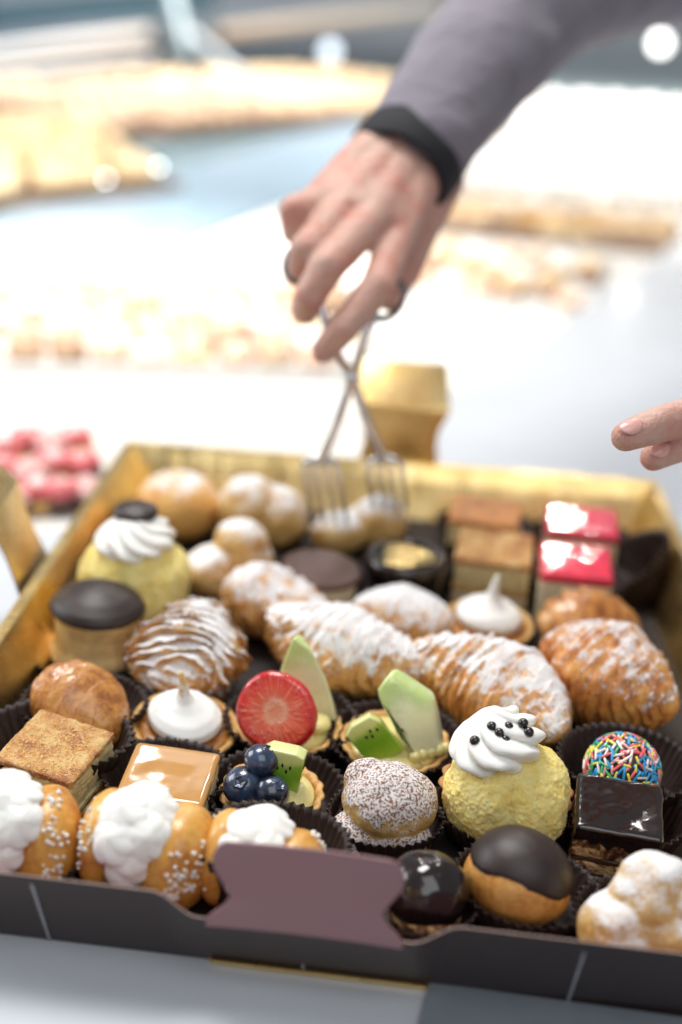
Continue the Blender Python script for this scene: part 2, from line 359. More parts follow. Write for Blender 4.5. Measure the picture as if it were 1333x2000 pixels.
slab('shelf_ledge', pxy((-500, 560), (0, 425), (330, 335), (760, 218), (1000, 150), (1000, 250), (560, 400), (300, 505), (-500, 760), z=-.03), -.0265, .006, plain('blue_grey_ledge', (.30, .42, .52), .2, .1, .05), kind='structure')
slab('display_board', pxy((-500, 766), (300, 510), (560, 405), (880, 285), (1700, 190), (1700, 500), (1500, 1000), (-700, 1100), z=-.03), -.0265, .006, plain('white_display_board', (.86, .83, .77), .3, .03, .05), kind='structure')
slab('far_board', pxy((870, 62), (1420, 88), (1420, 196), (885, 275), z=-.03), -.0225, .006, plain('pale_teal_board', (.50, .62, .62), .3, .1, .05), kind='structure')
slab('shop_floor', [(-12, -8), (12, -8), (12, 14), (-12, 14)], -.95, .05, plain('shop_floor_tiles', (.5, .5, .5), .4), kind='structure')
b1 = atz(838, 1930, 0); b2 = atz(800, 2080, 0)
slab('counter_inset', [(b1[0], b1[1]), (b2[0], b2[1]), (.1, .05), (.6, .05), (.6, .455), (.2, .455)], .003, .002, M_darkreflect, kind='structure')  # added grey panel painting a dark reflection onto the white counter

# ------------------------------------------------------------------ pastry tray
X0, Y0, Y1, ZR = .1968, .449, 1.003, .045
TX = -.0040
def yf(x): return Y0 - .050 * x        # the front edge runs slightly askew (x from the tray's middle)
BI = .021   # how far the foot of each wall is set in
YC = (Y0 + Y1) / 2
tray = thing('pastry_tray', 'shallow gold lined cardboard pastry tray with brown outside and standing tabs', 'tray', (TX, YC, 0))
def tm(name, V, fs, mat, parent=tray, smooth=False, fmat=None):
    V = np.array(V, float) - np.array([0, YC, 0]); return recalc(mesh(name, V, fs, mat, parent, smooth, False, fmat=fmat))
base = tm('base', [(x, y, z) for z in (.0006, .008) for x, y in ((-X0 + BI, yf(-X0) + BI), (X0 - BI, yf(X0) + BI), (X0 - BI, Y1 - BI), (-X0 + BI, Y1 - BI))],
          [(0, 1, 2, 3), (4, 5, 6, 7), (0, 1, 5, 4), (1, 2, 6, 5), (2, 3, 7, 6), (3, 0, 4, 7)], plain('dark_card_liner', (.018, .011, .010), .7))  # near-black floor colour stands in for the shade between the cups
def wall(name, a, b, inward, th, mats, notch=None, n=90, crumple=0.):
    """double card wall from rim corner a to b: outside printed brown, inside and top gold"""
    a = np.array(a); b = np.array(b); i = np.array(inward); V = []; fs = []; fm = []
    L = np.linalg.norm(b - a); d = (b - a) / L
    for k in range(n + 1):
        t = k / n; p = a + (b - a) * t; s = t * L; zr = ZR
        if notch:
            c, hw, dp, tr = notch; q = (abs(s - c) - hw) / tr; q = min(1, max(0, q)); q = q * q * (3 - 2 * q); zr = ZR - dp * (1 - q)
        w = crumple * float(noise(np.array([[s * 100, 0., .3]]), .5, 2, 3)[0]); w2 = crumple * float(noise(np.array([[s * 100, 5., .3]]), .8, 4, 3)[0])
        fo = BI * (min(1, k / 1)) if False else BI
        cut = min(1, max(0, min(s, L - s) / BI)) if True else 1
        e = np.array([d[0], d[1]]) * 0
        # foot corners are drawn in along the wall as well
        sf = min(max(s, BI), L - BI); pf = a + d * sf
        st = min(max(s, th), L - th); pt = a + d * st
        sfi = min(max(s, BI + th), L - BI - th); pfi = a + d * sfi
        V += [(*(pf + i * BI), .0008), (*(p), zr), (*(pt + i * th), zr - .0005 + w), (*(pt + i * (th + .0006 + BI * .011 / ZR + w2)), zr - .011), (*(pfi + i * (BI + .0022 + w2)), .0034)]
    for k in range(n):
        for j in range(5):
            u = k * 5 + j; v = k * 5 + (j + 1) % 5
            fs.append((u, v, v + 5, u + 5)); fm.append([0, 1, 2, 2, 0][j])
    fs += [(0, 1, 2, 3, 4), tuple(n * 5 + q for q in (0, 1, 2, 3, 4))]; fm += [0, 0]
    return tm(name, V, fs, mats, fmat=fm)
wall('front_wall', (-X0, yf(-X0)), (X0, yf(X0)), (0, 1), .0014, [M_card, M_cardedge, M_cardin], notch=(X0 - .0165, .041, .0095, .018), n=160)
wall('back_wall', (-X0, Y1), (X0, Y1), (0, -1), .0055, [M_card, M_gold, M_gold], crumple=.0012)
wall('side_wall', (-X0, yf(-X0)), (-X0, Y1), (1, 0), .0060, [M_card, M_gold, M_gold], crumple=.0010)
wall('side_wall', (X0, yf(X0)), (X0, Y1), (-1, 0), .0060, [M_card, M_gold, M_gold], crumple=.0010)
# thin printed lines down the outside of the front wall
for (xa, za, xb, zb) in ((62, 1727, 103, 1850), (588, 1850, 594, 1905), (1142, 1860, 1105, 1968)):
    def onw(px, py):      # a point on the sloping outside of the front wall
        d = ray(px, py); k = BI / ZR; X = 0.
        for _ in range(6): tt = (yf(X) - (CP[2] - ZR) * k * -1. * -1. - CP[1]) / (d[1] + d[2] * k); X = CP[0] + d[0] * tt - TX
        return CP + d * tt + np.array([-TX, -.0003, 0])
    A = onw(xa, za); B = onw(xb, zb)
    if B[2] < .001: B = A + (B - A) * ((A[2] - .001) / (A[2] - B[2]))
    if A[2] > ZR - .0015: A = B + (A - B) * ((ZR - .0015 - B[2]) / (A[2] - B[2]))
    tm('printed_line', [A + [-.0006, 0, 0], A + [.0006, 0, 0], B + [.0006, 0, 0], B + [-.0006, 0, 0], A + [-.0006, .0002, 0], A + [.0006, .0002, 0], B + [.0006, .0002, 0], B + [-.0006, .0002, 0]],
       [(0, 1, 2, 3), (4, 7, 6, 5), (0, 4, 5, 1), (1, 5, 6, 2), (2, 6, 7, 3), (3, 7, 4, 0)], M_line)
tm('foot_fold', [(x, y, z) for z in (.0005, .0022) for x, y in ((-.056, yf(-.056) + BI), (.04, yf(.04) + BI), (.037, yf(.037) + BI - .0025), (-.053, yf(-.053) + BI - .0025))],
   [(0, 1, 2, 3), (4, 5, 6, 7), (0, 1, 5, 4), (1, 2, 6, 5), (2, 3, 7, 6), (3, 0, 4, 7)], M_gold)
def tab(outline, c, ux, mats, fold=.5, lean=.1, bulge=.006, z0=.036):
    """locking tab: outline [(half width at height)...] swept up; ux = along-wall direction, it leans outwards"""
    h = np.array(outline); nv = 40; nu = 17; zz = np.linspace(0, h[-1, 1], nv); hw = np.interp(zz, h[:, 1], h[:, 0]); ux = np.array([*ux, 0.]); out = np.array([ux[1], -ux[0], 0.])
    V = []; fs = []; fm = []
    for sd in (0, 1):
        for j in range(nv):
            o_ = lean * zz[j] + bulge * max(0, zz[j] / h[-1, 1] - fold) * 2.2
            for i in range(nu):
                u = (i / (nu - 1) * 2 - 1); s = u * hw[j]
                V.append(np.array([c[0], c[1], z0 + zz[j] - .1 * o_]) + ux * s + out * (o_ + .0012 * sd + .0015 * u * u))
    N = nu * nv
    for sd in (0, 1):
        for j in range(nv - 1):
            for i in range(nu - 1):
                a = sd * N + j * nu + i; fs.append((a, a + 1, a + nu + 1, a + nu)); fm.append(sd)
    for j in range(nv - 1):
        for i in (0, nu - 1):
            a = j * nu + i; fs.append((a, a + nu, a + nu + N, a + N)); fm.append(1)
    for i in range(nu - 1):
        for j in (0, nv - 1):
            a = j * nu + i; fs.append((a, a + 1, a + 1 + N, a + N)); fm.append(1)
    return tm('locking_tab', V, fs, mats, smooth=False, fmat=fm)
OUT = [(.0375, 0), (.0365, .004), (.031, .009), (.0285, .013), (.0315, .018), (.0355, .024), (.0362, .029), (.034, .0335), (.031, .035)]
tab(OUT, (-.0165, yf(-.0165) - .0004), (1, -.05), [M_gold, M_cardin], lean=-.10, bulge=0, z0=.0345)
OUTB = [(.0315, 0), (.0290, .010), (.0270, .022), (.0280, .033), (.0325, .043), (.0350, .049), (.0345, .053), (.0325, .066), (.0310, .078), (.0290, .080)]
tab(OUTB, (.0065, Y1 + .001), (-1, 0), [M_gold, M_cardin], lean=.05, bulge=.030, fold=.62, z0=.036)
tab(OUTB, (-X0 - .001, YC + .03), (0, -1), [M_gold, M_cardin], lean=.40, bulge=.020, fold=.62, z0=.036)
tab(OUTB, (X0 + .001, YC), (0, 1), [M_gold, M_cardin], lean=.75, bulge=.012, fold=.62, z0=.036)

# ------------------------------------------------------------------ pastry builders (centimetres, origin at the foot)
CUPN = {}
def cup(loc, label, rb=1.9, rt=2.6, h=1.9, rot=(0, 0, 0), n=40, seed=0, sq=0):
    def mod(th, r, z, V):
        k = np.clip(z / h, 0, 1); P = np.stack([np.cos(th) * 2, np.sin(th) * 2, z], -1)
        r = r * (1 + .045 * k * np.cos(n * th)) + .16 * k * noise(P, .8, seed, 2)
        if sq:
            c = np.maximum(np.abs(np.cos(th)), np.abs(np.sin(th))); r = r / c ** (sq)
        return r, z + .10 * k * noise(P, .9, seed + 3, 2) * k
    P, fs = lathe([(.05, .06), (rb, .05), (rb + (rt - rb) * .5, h * .5), (rt, h), (rt - .035, h), (rb + (rt - rb) * .5 - .035, h * .5), (rb - .035, .09), (.05, .09)], n * 4, mod, 34)
    o = mesh('paper_cup', P, fs, M_paper, None, True); o.location = loc; o.rotation_euler = [radians(a) for a in rot]
    tag(o, label, 'paper cup', 'brown pleated paper cups in the tray'); return o
def rosette(parent, c, R, H, lobes=7, twist=1.3, rot=(0, 0, 0), seed=0, amp=.17, name='cream_swirl', mat=None, tip=.1):
    def fn(U, V):
        th = U * 2 * pi; ang = th + twist * V ** 1.1
        prof = np.where(V < .25, .82 + .18 * np.sin(V / .25 * pi / 2), 1 - (1 - tip) * ((V - .25) / .75) ** 1.5)
        cr = np.abs(np.cos(ang * lobes / 2)) ** .75
        r = R * prof * (1 - amp + amp * 1.5 * cr * (1 - V * .3)); z = H * (V ** .85)
        P = np.stack([r * np.cos(th), r * np.sin(th), z], -1)
        return P + (.05 * R * noise(P, 1.1, seed, 2))[..., None]
    P, fs = capped(168, 56, fn); return mesh(name, P, fs, mat or M_cream, parent, True, True, c, rot)
def shell_pastry(parent, L, R, n=14, amp=.16, bend=0., rot=(0, 0, 0), c=(0, 0, 0), mat=None, taper=(.35, .35), flat=.85, one_way=False, seed=0, skew=.0, name='flaky_crust', pk=.5, flake=.22, wob=.55, over=0.):
    """layered rolled dough: body along x, sheets stepping outwards"""
    def fn(U, V):
        th = U * 2 * pi; s = V * 2 - 1; x = s
        e = np.where(x < (pk * 2 - 1), (x - (pk * 2 - 1)) / (pk * 2), (x - (pk * 2 - 1)) / (2 - pk * 2)); e = np.abs(e)
        prof = (np.clip(1 - e ** 2.3, 0, 1)) ** .55
        tp = np.where(x < (pk * 2 - 1), taper[0], taper[1]); prof = prof * (1 - tp * e ** 1.2)
        Q = np.stack([x * 3, np.cos(th) * 1.5, np.sin(th) * 1.5], -1)
        w = noise(Q, .9, seed, 2); big = noise(Q, .55, seed + 31, 2)
        ph = (x if one_way else e * (1 - pk * 0)) * n / (2 if one_way else 1) + skew * np.sin(th + .5) + wob * w + wob * .35 * noise(Q, 3., seed + 1, 2)
        saw = ph - np.floor(ph); layer = np.floor(ph)
        Q2 = np.stack([layer * 1.7, np.cos(th) * 2.1, np.sin(th) * 2.1], -1)
        lift = 1 + flake * 4 * np.clip(noise(Q2, 1.3, seed + 5, 1), -.6, 1)
        st = 1 - np.minimum(saw, (1 - saw) * 6) if one_way else np.minimum(1 - saw, saw * 6)
        r = R * prof * (1 + .06 * w + .16 * wob * big) + amp * (st - .5) * lift * (prof ** .5) + .05 * wob * noise(np.stack([x * L * 2.2, np.cos(th) * 1.3, np.sin(th) * 1.3], -1), 1.5, seed + 8, 2) + .03 * noise(Q, 5, seed + 8, 3)
        r = np.maximum(r, .02)
        y = r * np.cos(th); z = r * np.sin(th) * flat; X = x * L / 2 - over * (st - .5) * prof
        if bend:
            a = X * bend; Rr = 1 / bend; X, y = (Rr - y) * np.sin(a), Rr - (Rr - y) * np.cos(a)
        return np.stack([X, y, z], -1)
    P, fs = capped(150, 230, fn); return recalc(mesh(name, P, fs, mat or M_flaky, parent, True, True, c, rot))
def tart_shell(parent, R=2.4, h=1.3, mat=None, seed=0, flute=0, rb=.72, name='tart_shell'):
    def mod(th, r, z, V):
        P = np.stack([np.cos(th) * R, np.sin(th) * R, z], -1); k = z / h
        return r * (1 + flute * .05 * np.abs(np.cos(th * 9)) * k) + .07 * noise(P, .8, seed, 2), z + .07 * k * noise(P, .9, seed + 2, 2)
    P, fs = lathe([(.05, 0), (R * rb, 0), (R * (rb + .15), h * .5), (R * .98, h), (R * .93, h + .07), (R * .86, h - .02), (R * .78, h * .6), (.05, h * .6)], 120, mod, 44)
    return mesh(name, P, fs, mat or M_short, parent)
def fill(parent, R, z, mat, bulge=.25, seed=0, name='custard_filling'):
    P, fs = lathe([(.02, z - .35), (R, z - .35), (R, z - .02), (R * .8, z + bulge * .5), (R * .45, z + bulge * .9), (.02, z + bulge)], 72, lambda th, r, zz, V: (r, zz + .05 * noise(np.stack([r * np.cos(th), r * np.sin(th), zz], -1), 1.2, seed, 2)), 30)
    return mesh(name, P, fs, mat, parent)
def grains(name, pts, r, mat, parent, seed=0, kind=None):
    rd = random.Random(seed); V, f = ico(1); L = []
    for p in pts:
        s = r * rd.uniform(.6, 1.4); L.append((V * np.array([s * rd.uniform(.7, 1.2) for _ in range(3)]) * (1 + .25 * noise(V, 2, rd.randint(0, 99)))[:, None] + np.array(p), f))
    P, fs, _ = join(L); return mesh(name, P, fs, mat, parent, False)

def cream_brioche(loc, rot, label, seed=0, w=1., gran=90, sc=1.02):
    R = thing('cream_brioche', label, 'cream bun', loc, rot, 'cream filled brioche buns in the front row'); rd = random.Random(seed)
    b1 = blob((1.0, 2.15, 2.2), (-1.25, .1, 2.15), 5, ((.12, .6, 2), (.03, 2.4, 2)), seed); mesh('bun_half', *xf(b1, (0, 0, 0), (0, -6, 0), 1), M_bun, R)
    b2 = blob((1.6, 2.3, 2.35), (1.4, 0, 2.15), 5, ((.14, .6, 2), (.03, 2.4, 2)), seed + 1); mesh('bun_half', *xf(b2, (0, 0, 0), (0, 6, 0), 1), M_bun, R)
    lower = [((0, -1.35, 1.5), (.62, .95, 1.3)), ((-.1, -1.5, 2.4), (.85, .85, .95)), ((0, 0, 2.4), (.95, 1.9, 1.9)), ((.1, -1.0, .9), (.55, .9, .8))]
    
    shells = []
    for k, (a, sx, q) in enumerate(((20, .1, .80), (44, -.50, 1.0), (56, .52, .98), (78, -.42, 1.08), (92, .46, 1.0), (118, -.1, 1.0), (146, 0, .9))):
        al = radians(a); c_ = np.array([sx * w, -cos(al) * 1.95, 2.25 + sin(al) * 2.0])
        def fn(U, V, q=q, k=k):
            th = U * 2 * pi; ang = th + 1.0 * V; pr = np.where(V < .3, .86 + .14 * np.sin(V / .3 * pi / 2), 1 - .93 * ((V - .3) / .7) ** 1.7)
            rr = q * pr * (1 + .16 * (np.abs(np.cos(ang * 3)) ** .8 - .5)); P = np.stack([rr * np.cos(th), rr * np.sin(th), q * .95 * V ** .8], -1)
            return P + (.07 * noise(P, 1.2, seed * 10 + k, 2))[..., None]
        shells.append(xf(capped(84, 30, fn), c_ - np.array([0, -cos(al), sin(al)]) * .25, (90 - a + rd.uniform(-12, 12), rd.uniform(-14, 14) + sx * 22, 0)))
    Pn, fn_, _ = join(shells + [balls(lower, 4)]); fuse('cream_filling', (Pn, fn_), .045, M_cream, R, 9, disp=((.05, .9, 2),))
    pts = []
    for bb, sx, cnt in ((b2, 1, int(gran * .75)), (b1, -1, int(gran * .25))):
        Vb = np.asarray(xf(bb, (0, 0, 0), (0, 6 * sx, 0))[0]); ok = Vb[(Vb[:, 0] * sx > 1.5) & (Vb[:, 1] < 1.2) & (Vb[:, 2] > 1.6)]
        cen = [ok[rd.randrange(len(ok))] for _ in range(9)]
        while cnt > 0:
            c_ = rd.choice(cen); p_ = ok[rd.randrange(len(ok))]
            if np.linalg.norm(p_ - c_) < .6: pts.append(p_ * 1.01); cnt -= 1
    grains('pearl_sugar', pts, .085, M_pearls, R, seed)['kind'] = 'stuff'; R.scale = (sc, sc, sc); return R

def chocolate_bun(loc, rot, label, s=1., seed=0):
    R = thing('chocolate_capped_bun', label, 'cream puff', loc, rot)
    P = blob((2.3 * s, 2.3 * s, 1.85 * s), (0, 0, 1.8 * s), 5, ((.12, .5, 2), (.02, 3, 2)), seed); mesh('choux_bun', *P, M_dough, R)
    def fn(P, V):
        k = np.clip((-V[:, 2] + .05 + .12 * noise(V, 1.6, seed + 4, 2)) * 3, 0, 1); return P * (1 - .5 * k)[:, None]
    C = blob((2.3 * s, 2.25 * s, 2.0 * s), (0, 0, 2.1 * s), 5, ((.07, .5, 2),), seed + 1, fn); mesh('chocolate_cap', *C, M_choc, R); return R

def square_cake(loc, rot, label, cat, w, d, layers, name='layered_square', top=None, drip=0, seed=0, skew=0):
    """layers: (part name, thickness, material, inset, edge radius)"""
    R = thing(name, label, cat, loc, rot); z = 0
    for k, (nm, th, mt, ins, r) in enumerate(layers):
        P, fs = softbox(w - 2 * ins, d - 2 * ins, th, min(r, th * .48), 30, (.05 if mt == M_chocgloss else .022) if nm.startswith('glaze') else .06, .6 if nm.startswith('glaze') else 2.2, seed + k, (0, 0, z + th / 2))
        if nm.startswith('glaze') and drip:
            low = np.clip((z + th * .5 - P[:, 2]) / (th * .5), 0, 1); fr = np.clip((-P[:, 1] - d * .35) * 4, 0, 1)
            q = np.abs(noise(np.stack([P[:, 0] * 1.5, P[:, 0] * 0, P[:, 0] * 0], -1), 1., seed + 9, 2)); P[:, 2] -= low * fr * drip * (.25 + 1.1 * q); P[:, 1] -= fr * .1 * low
        mesh(nm, P, fs, mt, R); z += th * .985
    return R

# ------------------------------------------------------------------ front row
cream_brioche(at(6, 1636, dx=0, ymin=.4985), (10, 4, 10), 'brioche bun split round whipped cream, cut off by the left edge of the photo', 1)
cup(at(48, 1640), 'brown paper cup under the cream brioche at the left edge', 2.3, 3.0, 1.6, seed=1)
cream_brioche(at(272, 1656, dx=0, ymin=.4945), (10, 4, -6), 'whole cream filled brioche bun with pearl sugar, in front of the caramel square', 2, 1.0, 130)
cup(at(285, 1662), 'brown paper cup under the pearl sugared cream brioche in front of the caramel square', 2.4, 3.15, 1.7, seed=2)
cream_brioche(at(492, 1700, 2.0, dx=0, ymin=.489), (2, 6, -12), 'cream filled brioche bun half hidden behind the mauve front tab', 3, .9, 60, .93)
cup(at(535, 1706, 1.6), 'tall brown paper cup round the brioche behind the mauve front tab', 2.4, 3.3, 3.0, (-4, 0, 0), 46, 3)
# glazed dark puff
R = thing('glazed_chocolate_puff', 'round puff under shiny black chocolate glaze, right of the mauve front tab', 'chocolate pastry', at(845, 1742, 2))
mesh('glaze', *blob((1.75, 1.7, 1.6), (0, 0, 1.75), 5, ((.14, .8, 2), (.03, 2.6, 2)), 31), M_chocgloss, R)
mesh('puff_base', *blob((1.55, 1.5, .7), (0, 0, .75), 4, ((.08, .8, 2),), 32), M_marble, R)
cup(at(838, 1742, 2), 'brown paper cup under the shiny black glazed puff', 1.8, 2.3, 1.3, seed=4)
chocolate_bun(at(1000, 1738, 1.9), (-16, 16, 0), 'golden puff with a matte dark chocolate cap, in front of the yellow sponge ball', 1., 5)
cup(at(1035, 1728, 1.6), 'brown paper cup fanning out beside the chocolate capped puff in the front row', 2.45, 3.2, 1.5, (0, 4, 0), seed=5)
# powdered puff, front right corner
R = thing('sugared_puff', 'lumpy puff pastry under icing sugar at the front right corner of the tray', 'sugared pastry', at(1262, 1790, 2.0, dx=0, dy=0))
fuse('choux_body', join([blob((1.5, 1.6, 1.5), (-1.2, -.4, 1.6), 4, ((.25, .9, 2),), 41), blob((1.9, 1.6, 2.1), (.25, .4, 2.5), 4, ((.3, .9, 2),), 42), blob((2.6, 1.8, 1.6), (1.3, .0, 1.7), 4, ((.25, .8, 2),), 43), blob((2.2, 1.5, 1.6), (1.7, .3, 2.4), 4, ((.3, .8, 2),), 44), blob((2.0, 1.6, 1.5), (0, .2, 1.7), 4, ((.2, .8, 2),), 44)])[:2], .07, M_puff, R, 16, disp=((.05, 2.5, 3),))
cup(at(1275, 1790, 1.6), 'brown paper cup under the sugared puff at the front right corner', 2.2, 3.0, 1.3, seed=6)

# ------------------------------------------------------------------ second row
SQ = [('base', .45, M_short, .02, .1), ('jam_layer', .16, M_jam, .06, .05), ('puff_layer', .35, M_spongec, .0, .1), ('cream_layer', .22, M_mousse, .08, .08), ('sponge', 1.35, M_spongec, .03, .12)]
R = square_cake(at(112, 1452, 2.6, dx=0, dy=0), (10, 4, -17), 'square layered cake with a crunchy sugared golden top at the left of the tray', 'cake square', 4.0, 3.9, SQ + [('sugar_crust', .42, M_crust, -.02, .16)], seed=3)
M_amber = plain('amber_sugar', (.92, .62, .28), .2, .15, 9, coat=.4, sss=.2)
rd = random.Random(2); gp = [(rd.uniform(-1.85, 1.85), rd.uniform(-1.8, 1.8), 2.90 + rd.uniform(-.02, .03)) for _ in range(650)]
grains('sugar_grains', gp, .045, M_amber, R, 3)['kind'] = 'stuff'
cup(at(118, 1470, 1.6), 'brown paper cup under the sugar crusted square at the left', 2.5, 3.7, 2.4, seed=7)
square_cake(at(330, 1497, 2.6, dx=0, dy=0), (6, 2, -3), 'square cake with a mirror smooth caramel glaze behind the cream brioche', 'cake square', 3.95, 4.0,
            [('base', .5, M_spongec, .05, .1), ('mousse', 1.5, M_mousse, .05, .12), ('glaze', .5, M_caramel, -.03, .22)], seed=12, name='caramel_square')
cup(at(336, 1515, 1.6), 'brown paper cup under the caramel glazed square', 2.4, 3.1, 1.6, seed=8)

def wedge(prof, th, n=14, seed=0, bev=.08):
    """solid slice: outline prof in x-z, thickness th along y, rounded rim"""
    b = bmesh.new(); vs = [b.verts.new((x, -th / 2, z)) for x, z in prof]; f = b.faces.new(vs)
    r = bmesh.ops.extrude_face_region(b, geom=[f]); bmesh.ops.translate(b, verts=[v for v in r['geom'] if isinstance(v, bmesh.types.BMVert)], vec=(0, th, 0))
    bmesh.ops.recalc_face_normals(b, faces=b.faces)
    bmesh.ops.bevel(b, geom=b.edges[:], offset=bev, segments=3, affect='EDGES', profile=.6)
    V = np.array([v.co[:] for v in b.verts]); fs = [tuple(v.index for v in q.verts) for q in b.faces]; b.free(); return V, fs
def hull(pts, bev=.1):
    b = bmesh.new(); [b.verts.new(p) for p in pts]; bmesh.ops.convex_hull(b, input=b.verts[:])
    bmesh.ops.dissolve_limit(b, angle_limit=radians(4), verts=b.verts[:], edges=b.edges[:])
    bmesh.ops.recalc_face_normals(b, faces=b.faces); bmesh.ops.bevel(b, geom=b.edges[:], offset=bev, segments=3, affect='EDGES', profile=.6)
    bmesh.ops.triangulate(b, faces=[f for f in b.faces if len(f.verts) > 4])
    V = np.array([v.co[:] for v in b.verts]); fs = [tuple(v.index for v in q.verts) for q in b.faces]; b.free(); return V, fs
def seeds(parent, pts, rot=(0, 0, 0)):
    V, f = ico(2); P, fs, _ = join([(V * np.array([.055, .045, .1]) + np.array(p), f) for p in pts]); return mesh('kiwi_seeds', P, fs, M_seed, parent)
def blueberry(parent, c, r, rot, k):
    def fn(P, V):
        a = np.arctan2(V[:, 1], V[:, 0]); rr = np.hypot(V[:, 0], V[:, 1]); up = V[:, 2] > 0
        ring = np.exp(-((rr - .27 - .03 * np.cos(5 * a)) / .06) ** 2) * up; pit = np.exp(-(rr / .22) ** 2) * up
        return P + V * (r * (.07 * ring - .10 * pit))[:, None]
    P = blob((r, r, r * .92), (0, 0, 0), 6, ((.02, 1.2, 2),), k, fn); return mesh('blueberry', *P, M_blue, parent, True, True, c, rot)

# blueberry and kiwi tart
R = thing('blueberry_kiwi_tart', 'small tart with three glazed blueberries and an upright kiwi slice', 'fruit tart', at(542, 1558, 1.2), (8, 0, 0), 'glazed fruit tartlets')
tart_shell(R, 2.4, 1.25, seed=1, flute=1); fill(R, 1.98, 1.2, M_custard, .5, 1)
blueberry(R, (-1.25, -.75, 2.05), .92, (38, -10, 0), 1); blueberry(R, (.08, -.95, 2.0), .83, (32, 14, 40), 2); blueberry(R, (-.55, .0, 3.0), .80, (25, 20, 80), 3)
K = mesh('kiwi_slice', *wedge([(-.68, 0), (.62, .0), (.95, 2.0), (.55, 2.2), (-.65, 2.35), (-1.05, 2.1)], .95, bev=.1), M_kiwi, R, True, True, (.62, .15, 1.25), (-8, -3, -6))
for p in K.data.polygons: p.use_smooth = True
seeds(K, [(-.3, -.49, 1.45), (-.05, -.49, 1.6), (.3, -.49, 1.5), (-.62, -.47, 1.5), (.12, -.49, 1.3)])
cup(at(552, 1562, 1.2), 'wide open brown paper cup round the blueberry tart', 2.5, 3.3, 1.6, (6, 0, 0), 44, 9)
# cocoa dusted puff
R = thing('cocoa_dusted_puff', 'round puff dusted with icing sugar and cocoa, right of the blueberry tart', 'cream puff', at(764, 1572, 2.1), (16, 0, 0))
fuse('choux_bun', join([blob((2.15, 1.95, 1.65), (.15, .15, 2.25), 5, ((.2, .7, 3),), 55), blob((1.15, 1.1, 1.0), (-1.35, -1.0, 1.15), 4, ((.12, .9, 2),), 56), blob((1.5, 1.2, 1.0), (.7, -.9, 1.2), 4, ((.15, .9, 2),), 57), blob((1.1, 1.0, 1.2), (-.9, 1.0, 2.5), 4, ((.12, .9, 2),), 58)])[:2], .06, M_cocoa, R, 6, disp=((.05, 2.5, 3),))
cup(at(765, 1600, 1.5), 'brown paper cup under the cocoa dusted puff', 2.1, 2.7, 1.5, seed=10)

def sponge_ball(loc, rot, label, s, seed, jam=True):
    R = thing('sponge_ball_cake', label, 'sponge cake', loc, rot)
    def fn(P, V):
        cl = np.exp(-((V[:, 0] + .02 + .06 * noise(V, 2, 9)) / .09) ** 2) * np.clip(-V[:, 1], 0, 1) * np.clip(1.1 - V[:, 2], 0, 1)
        return P - V * (.28 * cl * s)[:, None]
    P, fs = blob((2.85 * s, 2.6 * s, 2.55 * s), (0, 0, 2.55 * s), 7 if s > .9 else 6, ((.30, .55, 3), (.06, 3.5, 2), (.06, 8, 4)), seed, fn, 2.25)
    mesh('sponge', P, fs, M_sponge, R)
    if jam:
        mesh('jam_streak', *blob((.2, .14, .42), (.05, -2.5 * s, 1.7 * s), 3, ((.1, 3, 2),), seed), M_jam, R); mesh('jam_streak', *blob((.34, .12, .13), (.25, -2.52 * s, 1.3 * s), 3, ((.08, 3, 2),), seed + 1), M_jam, R)
    return R
R = sponge_ball(at(998, 1580, 2.2), (0, 0, 0), 'yellow sponge ball topped with a cream swirl and small dark chocolate pearls', 1., 60)
C = rosette(R, (-.45, .05, 4.55), 2.05, 2.4, 8, 1.9, (-4, -18, 20), 5, .2)
PV, PF = ico(3)
for q in ((-1.75, -1.05, 5.75), (-1.05, -.75, 6.35), (-.72, -1.0, 6.2), (-.45, -1.15, 5.95), (-.35, -.75, 6.4), (.30, -.6, 6.55), (.55, -.9, 6.3)):
    mesh('chocolate_pearl', PV * .24, PF, M_milkchoc if False else M_chocgloss, R, True, True, q)
B = tart_shell(R, 2.95, 2.0, M_biscuit, 6, 1.6, .6, 'biscuit_shell'); B.location = (.05 * .01, .012, .004); B.rotation_euler = (radians(6), 0, 0)
cup(at(990, 1590, 1.4), 'brown paper cup under the yellow sponge ball with chocolate pearls', 2.5, 3.2, 1.6, seed=11)

# sprinkle ball
R = thing('sprinkle_ball', 'chocolate ball covered in coloured sugar sprinkles behind the dark glazed square', 'chocolate ball', at(1228, 1502, 2.6))
mesh('chocolate_core', *blob((1.72, 1.7, 1.75), (0, 0, 2.1), 5, ((.05, .9, 2),), 70), M_choc, R)
SP = [plain('sprinkle_' + n, c, .3, .04, 1, coat=.3) for n, c in (('red', (.88, .14, .15)), ('pink', (.92, .46, .43)), ('yellow', (.92, .82, .10)), ('blue', (.03, .36, .74)), ('green', (.05, .42, .18)), ('white', (.90, .84, .78)))]
rd = random.Random(9); cand = []
V, fs = ico(2); V = V.copy()
for k in range(390):
    ph = k * 2.39996; z = 1 - 1.45 * (k + .5) / 390; rr = sqrt(max(0, 1 - z * z)); n = Vector((rr * cos(ph), rr * sin(ph), z)) + Vector([rd.uniform(-.04, .04) for _ in range(3)]); n.normalize()
    tn = n.orthogonal().normalized(); tn = Matrix.Rotation(rd.uniform(0, 2 * pi), 3, n) @ tn; L = rd.uniform(.14, .30)
    b_ = n.cross(tn); Q = V.copy(); Q = Q * .068; Q[:, 0] += np.sign(V[:, 0]) * L * (np.abs(V[:, 0]) > .05)
    Mx = np.array([tn[:], b_[:], n[:]]); P = Q @ Mx + np.array(n[:]) * (1.75 + rd.uniform(0, .06)) + np.array([0, 0, 2.1])
    wd = n.z * .55 - n.y * .85; cand.append((wd, P, rd.choices(range(6), (5, 4, 4, 4, 3, 3))[0]))
cand.sort(key=lambda q: -q[0])
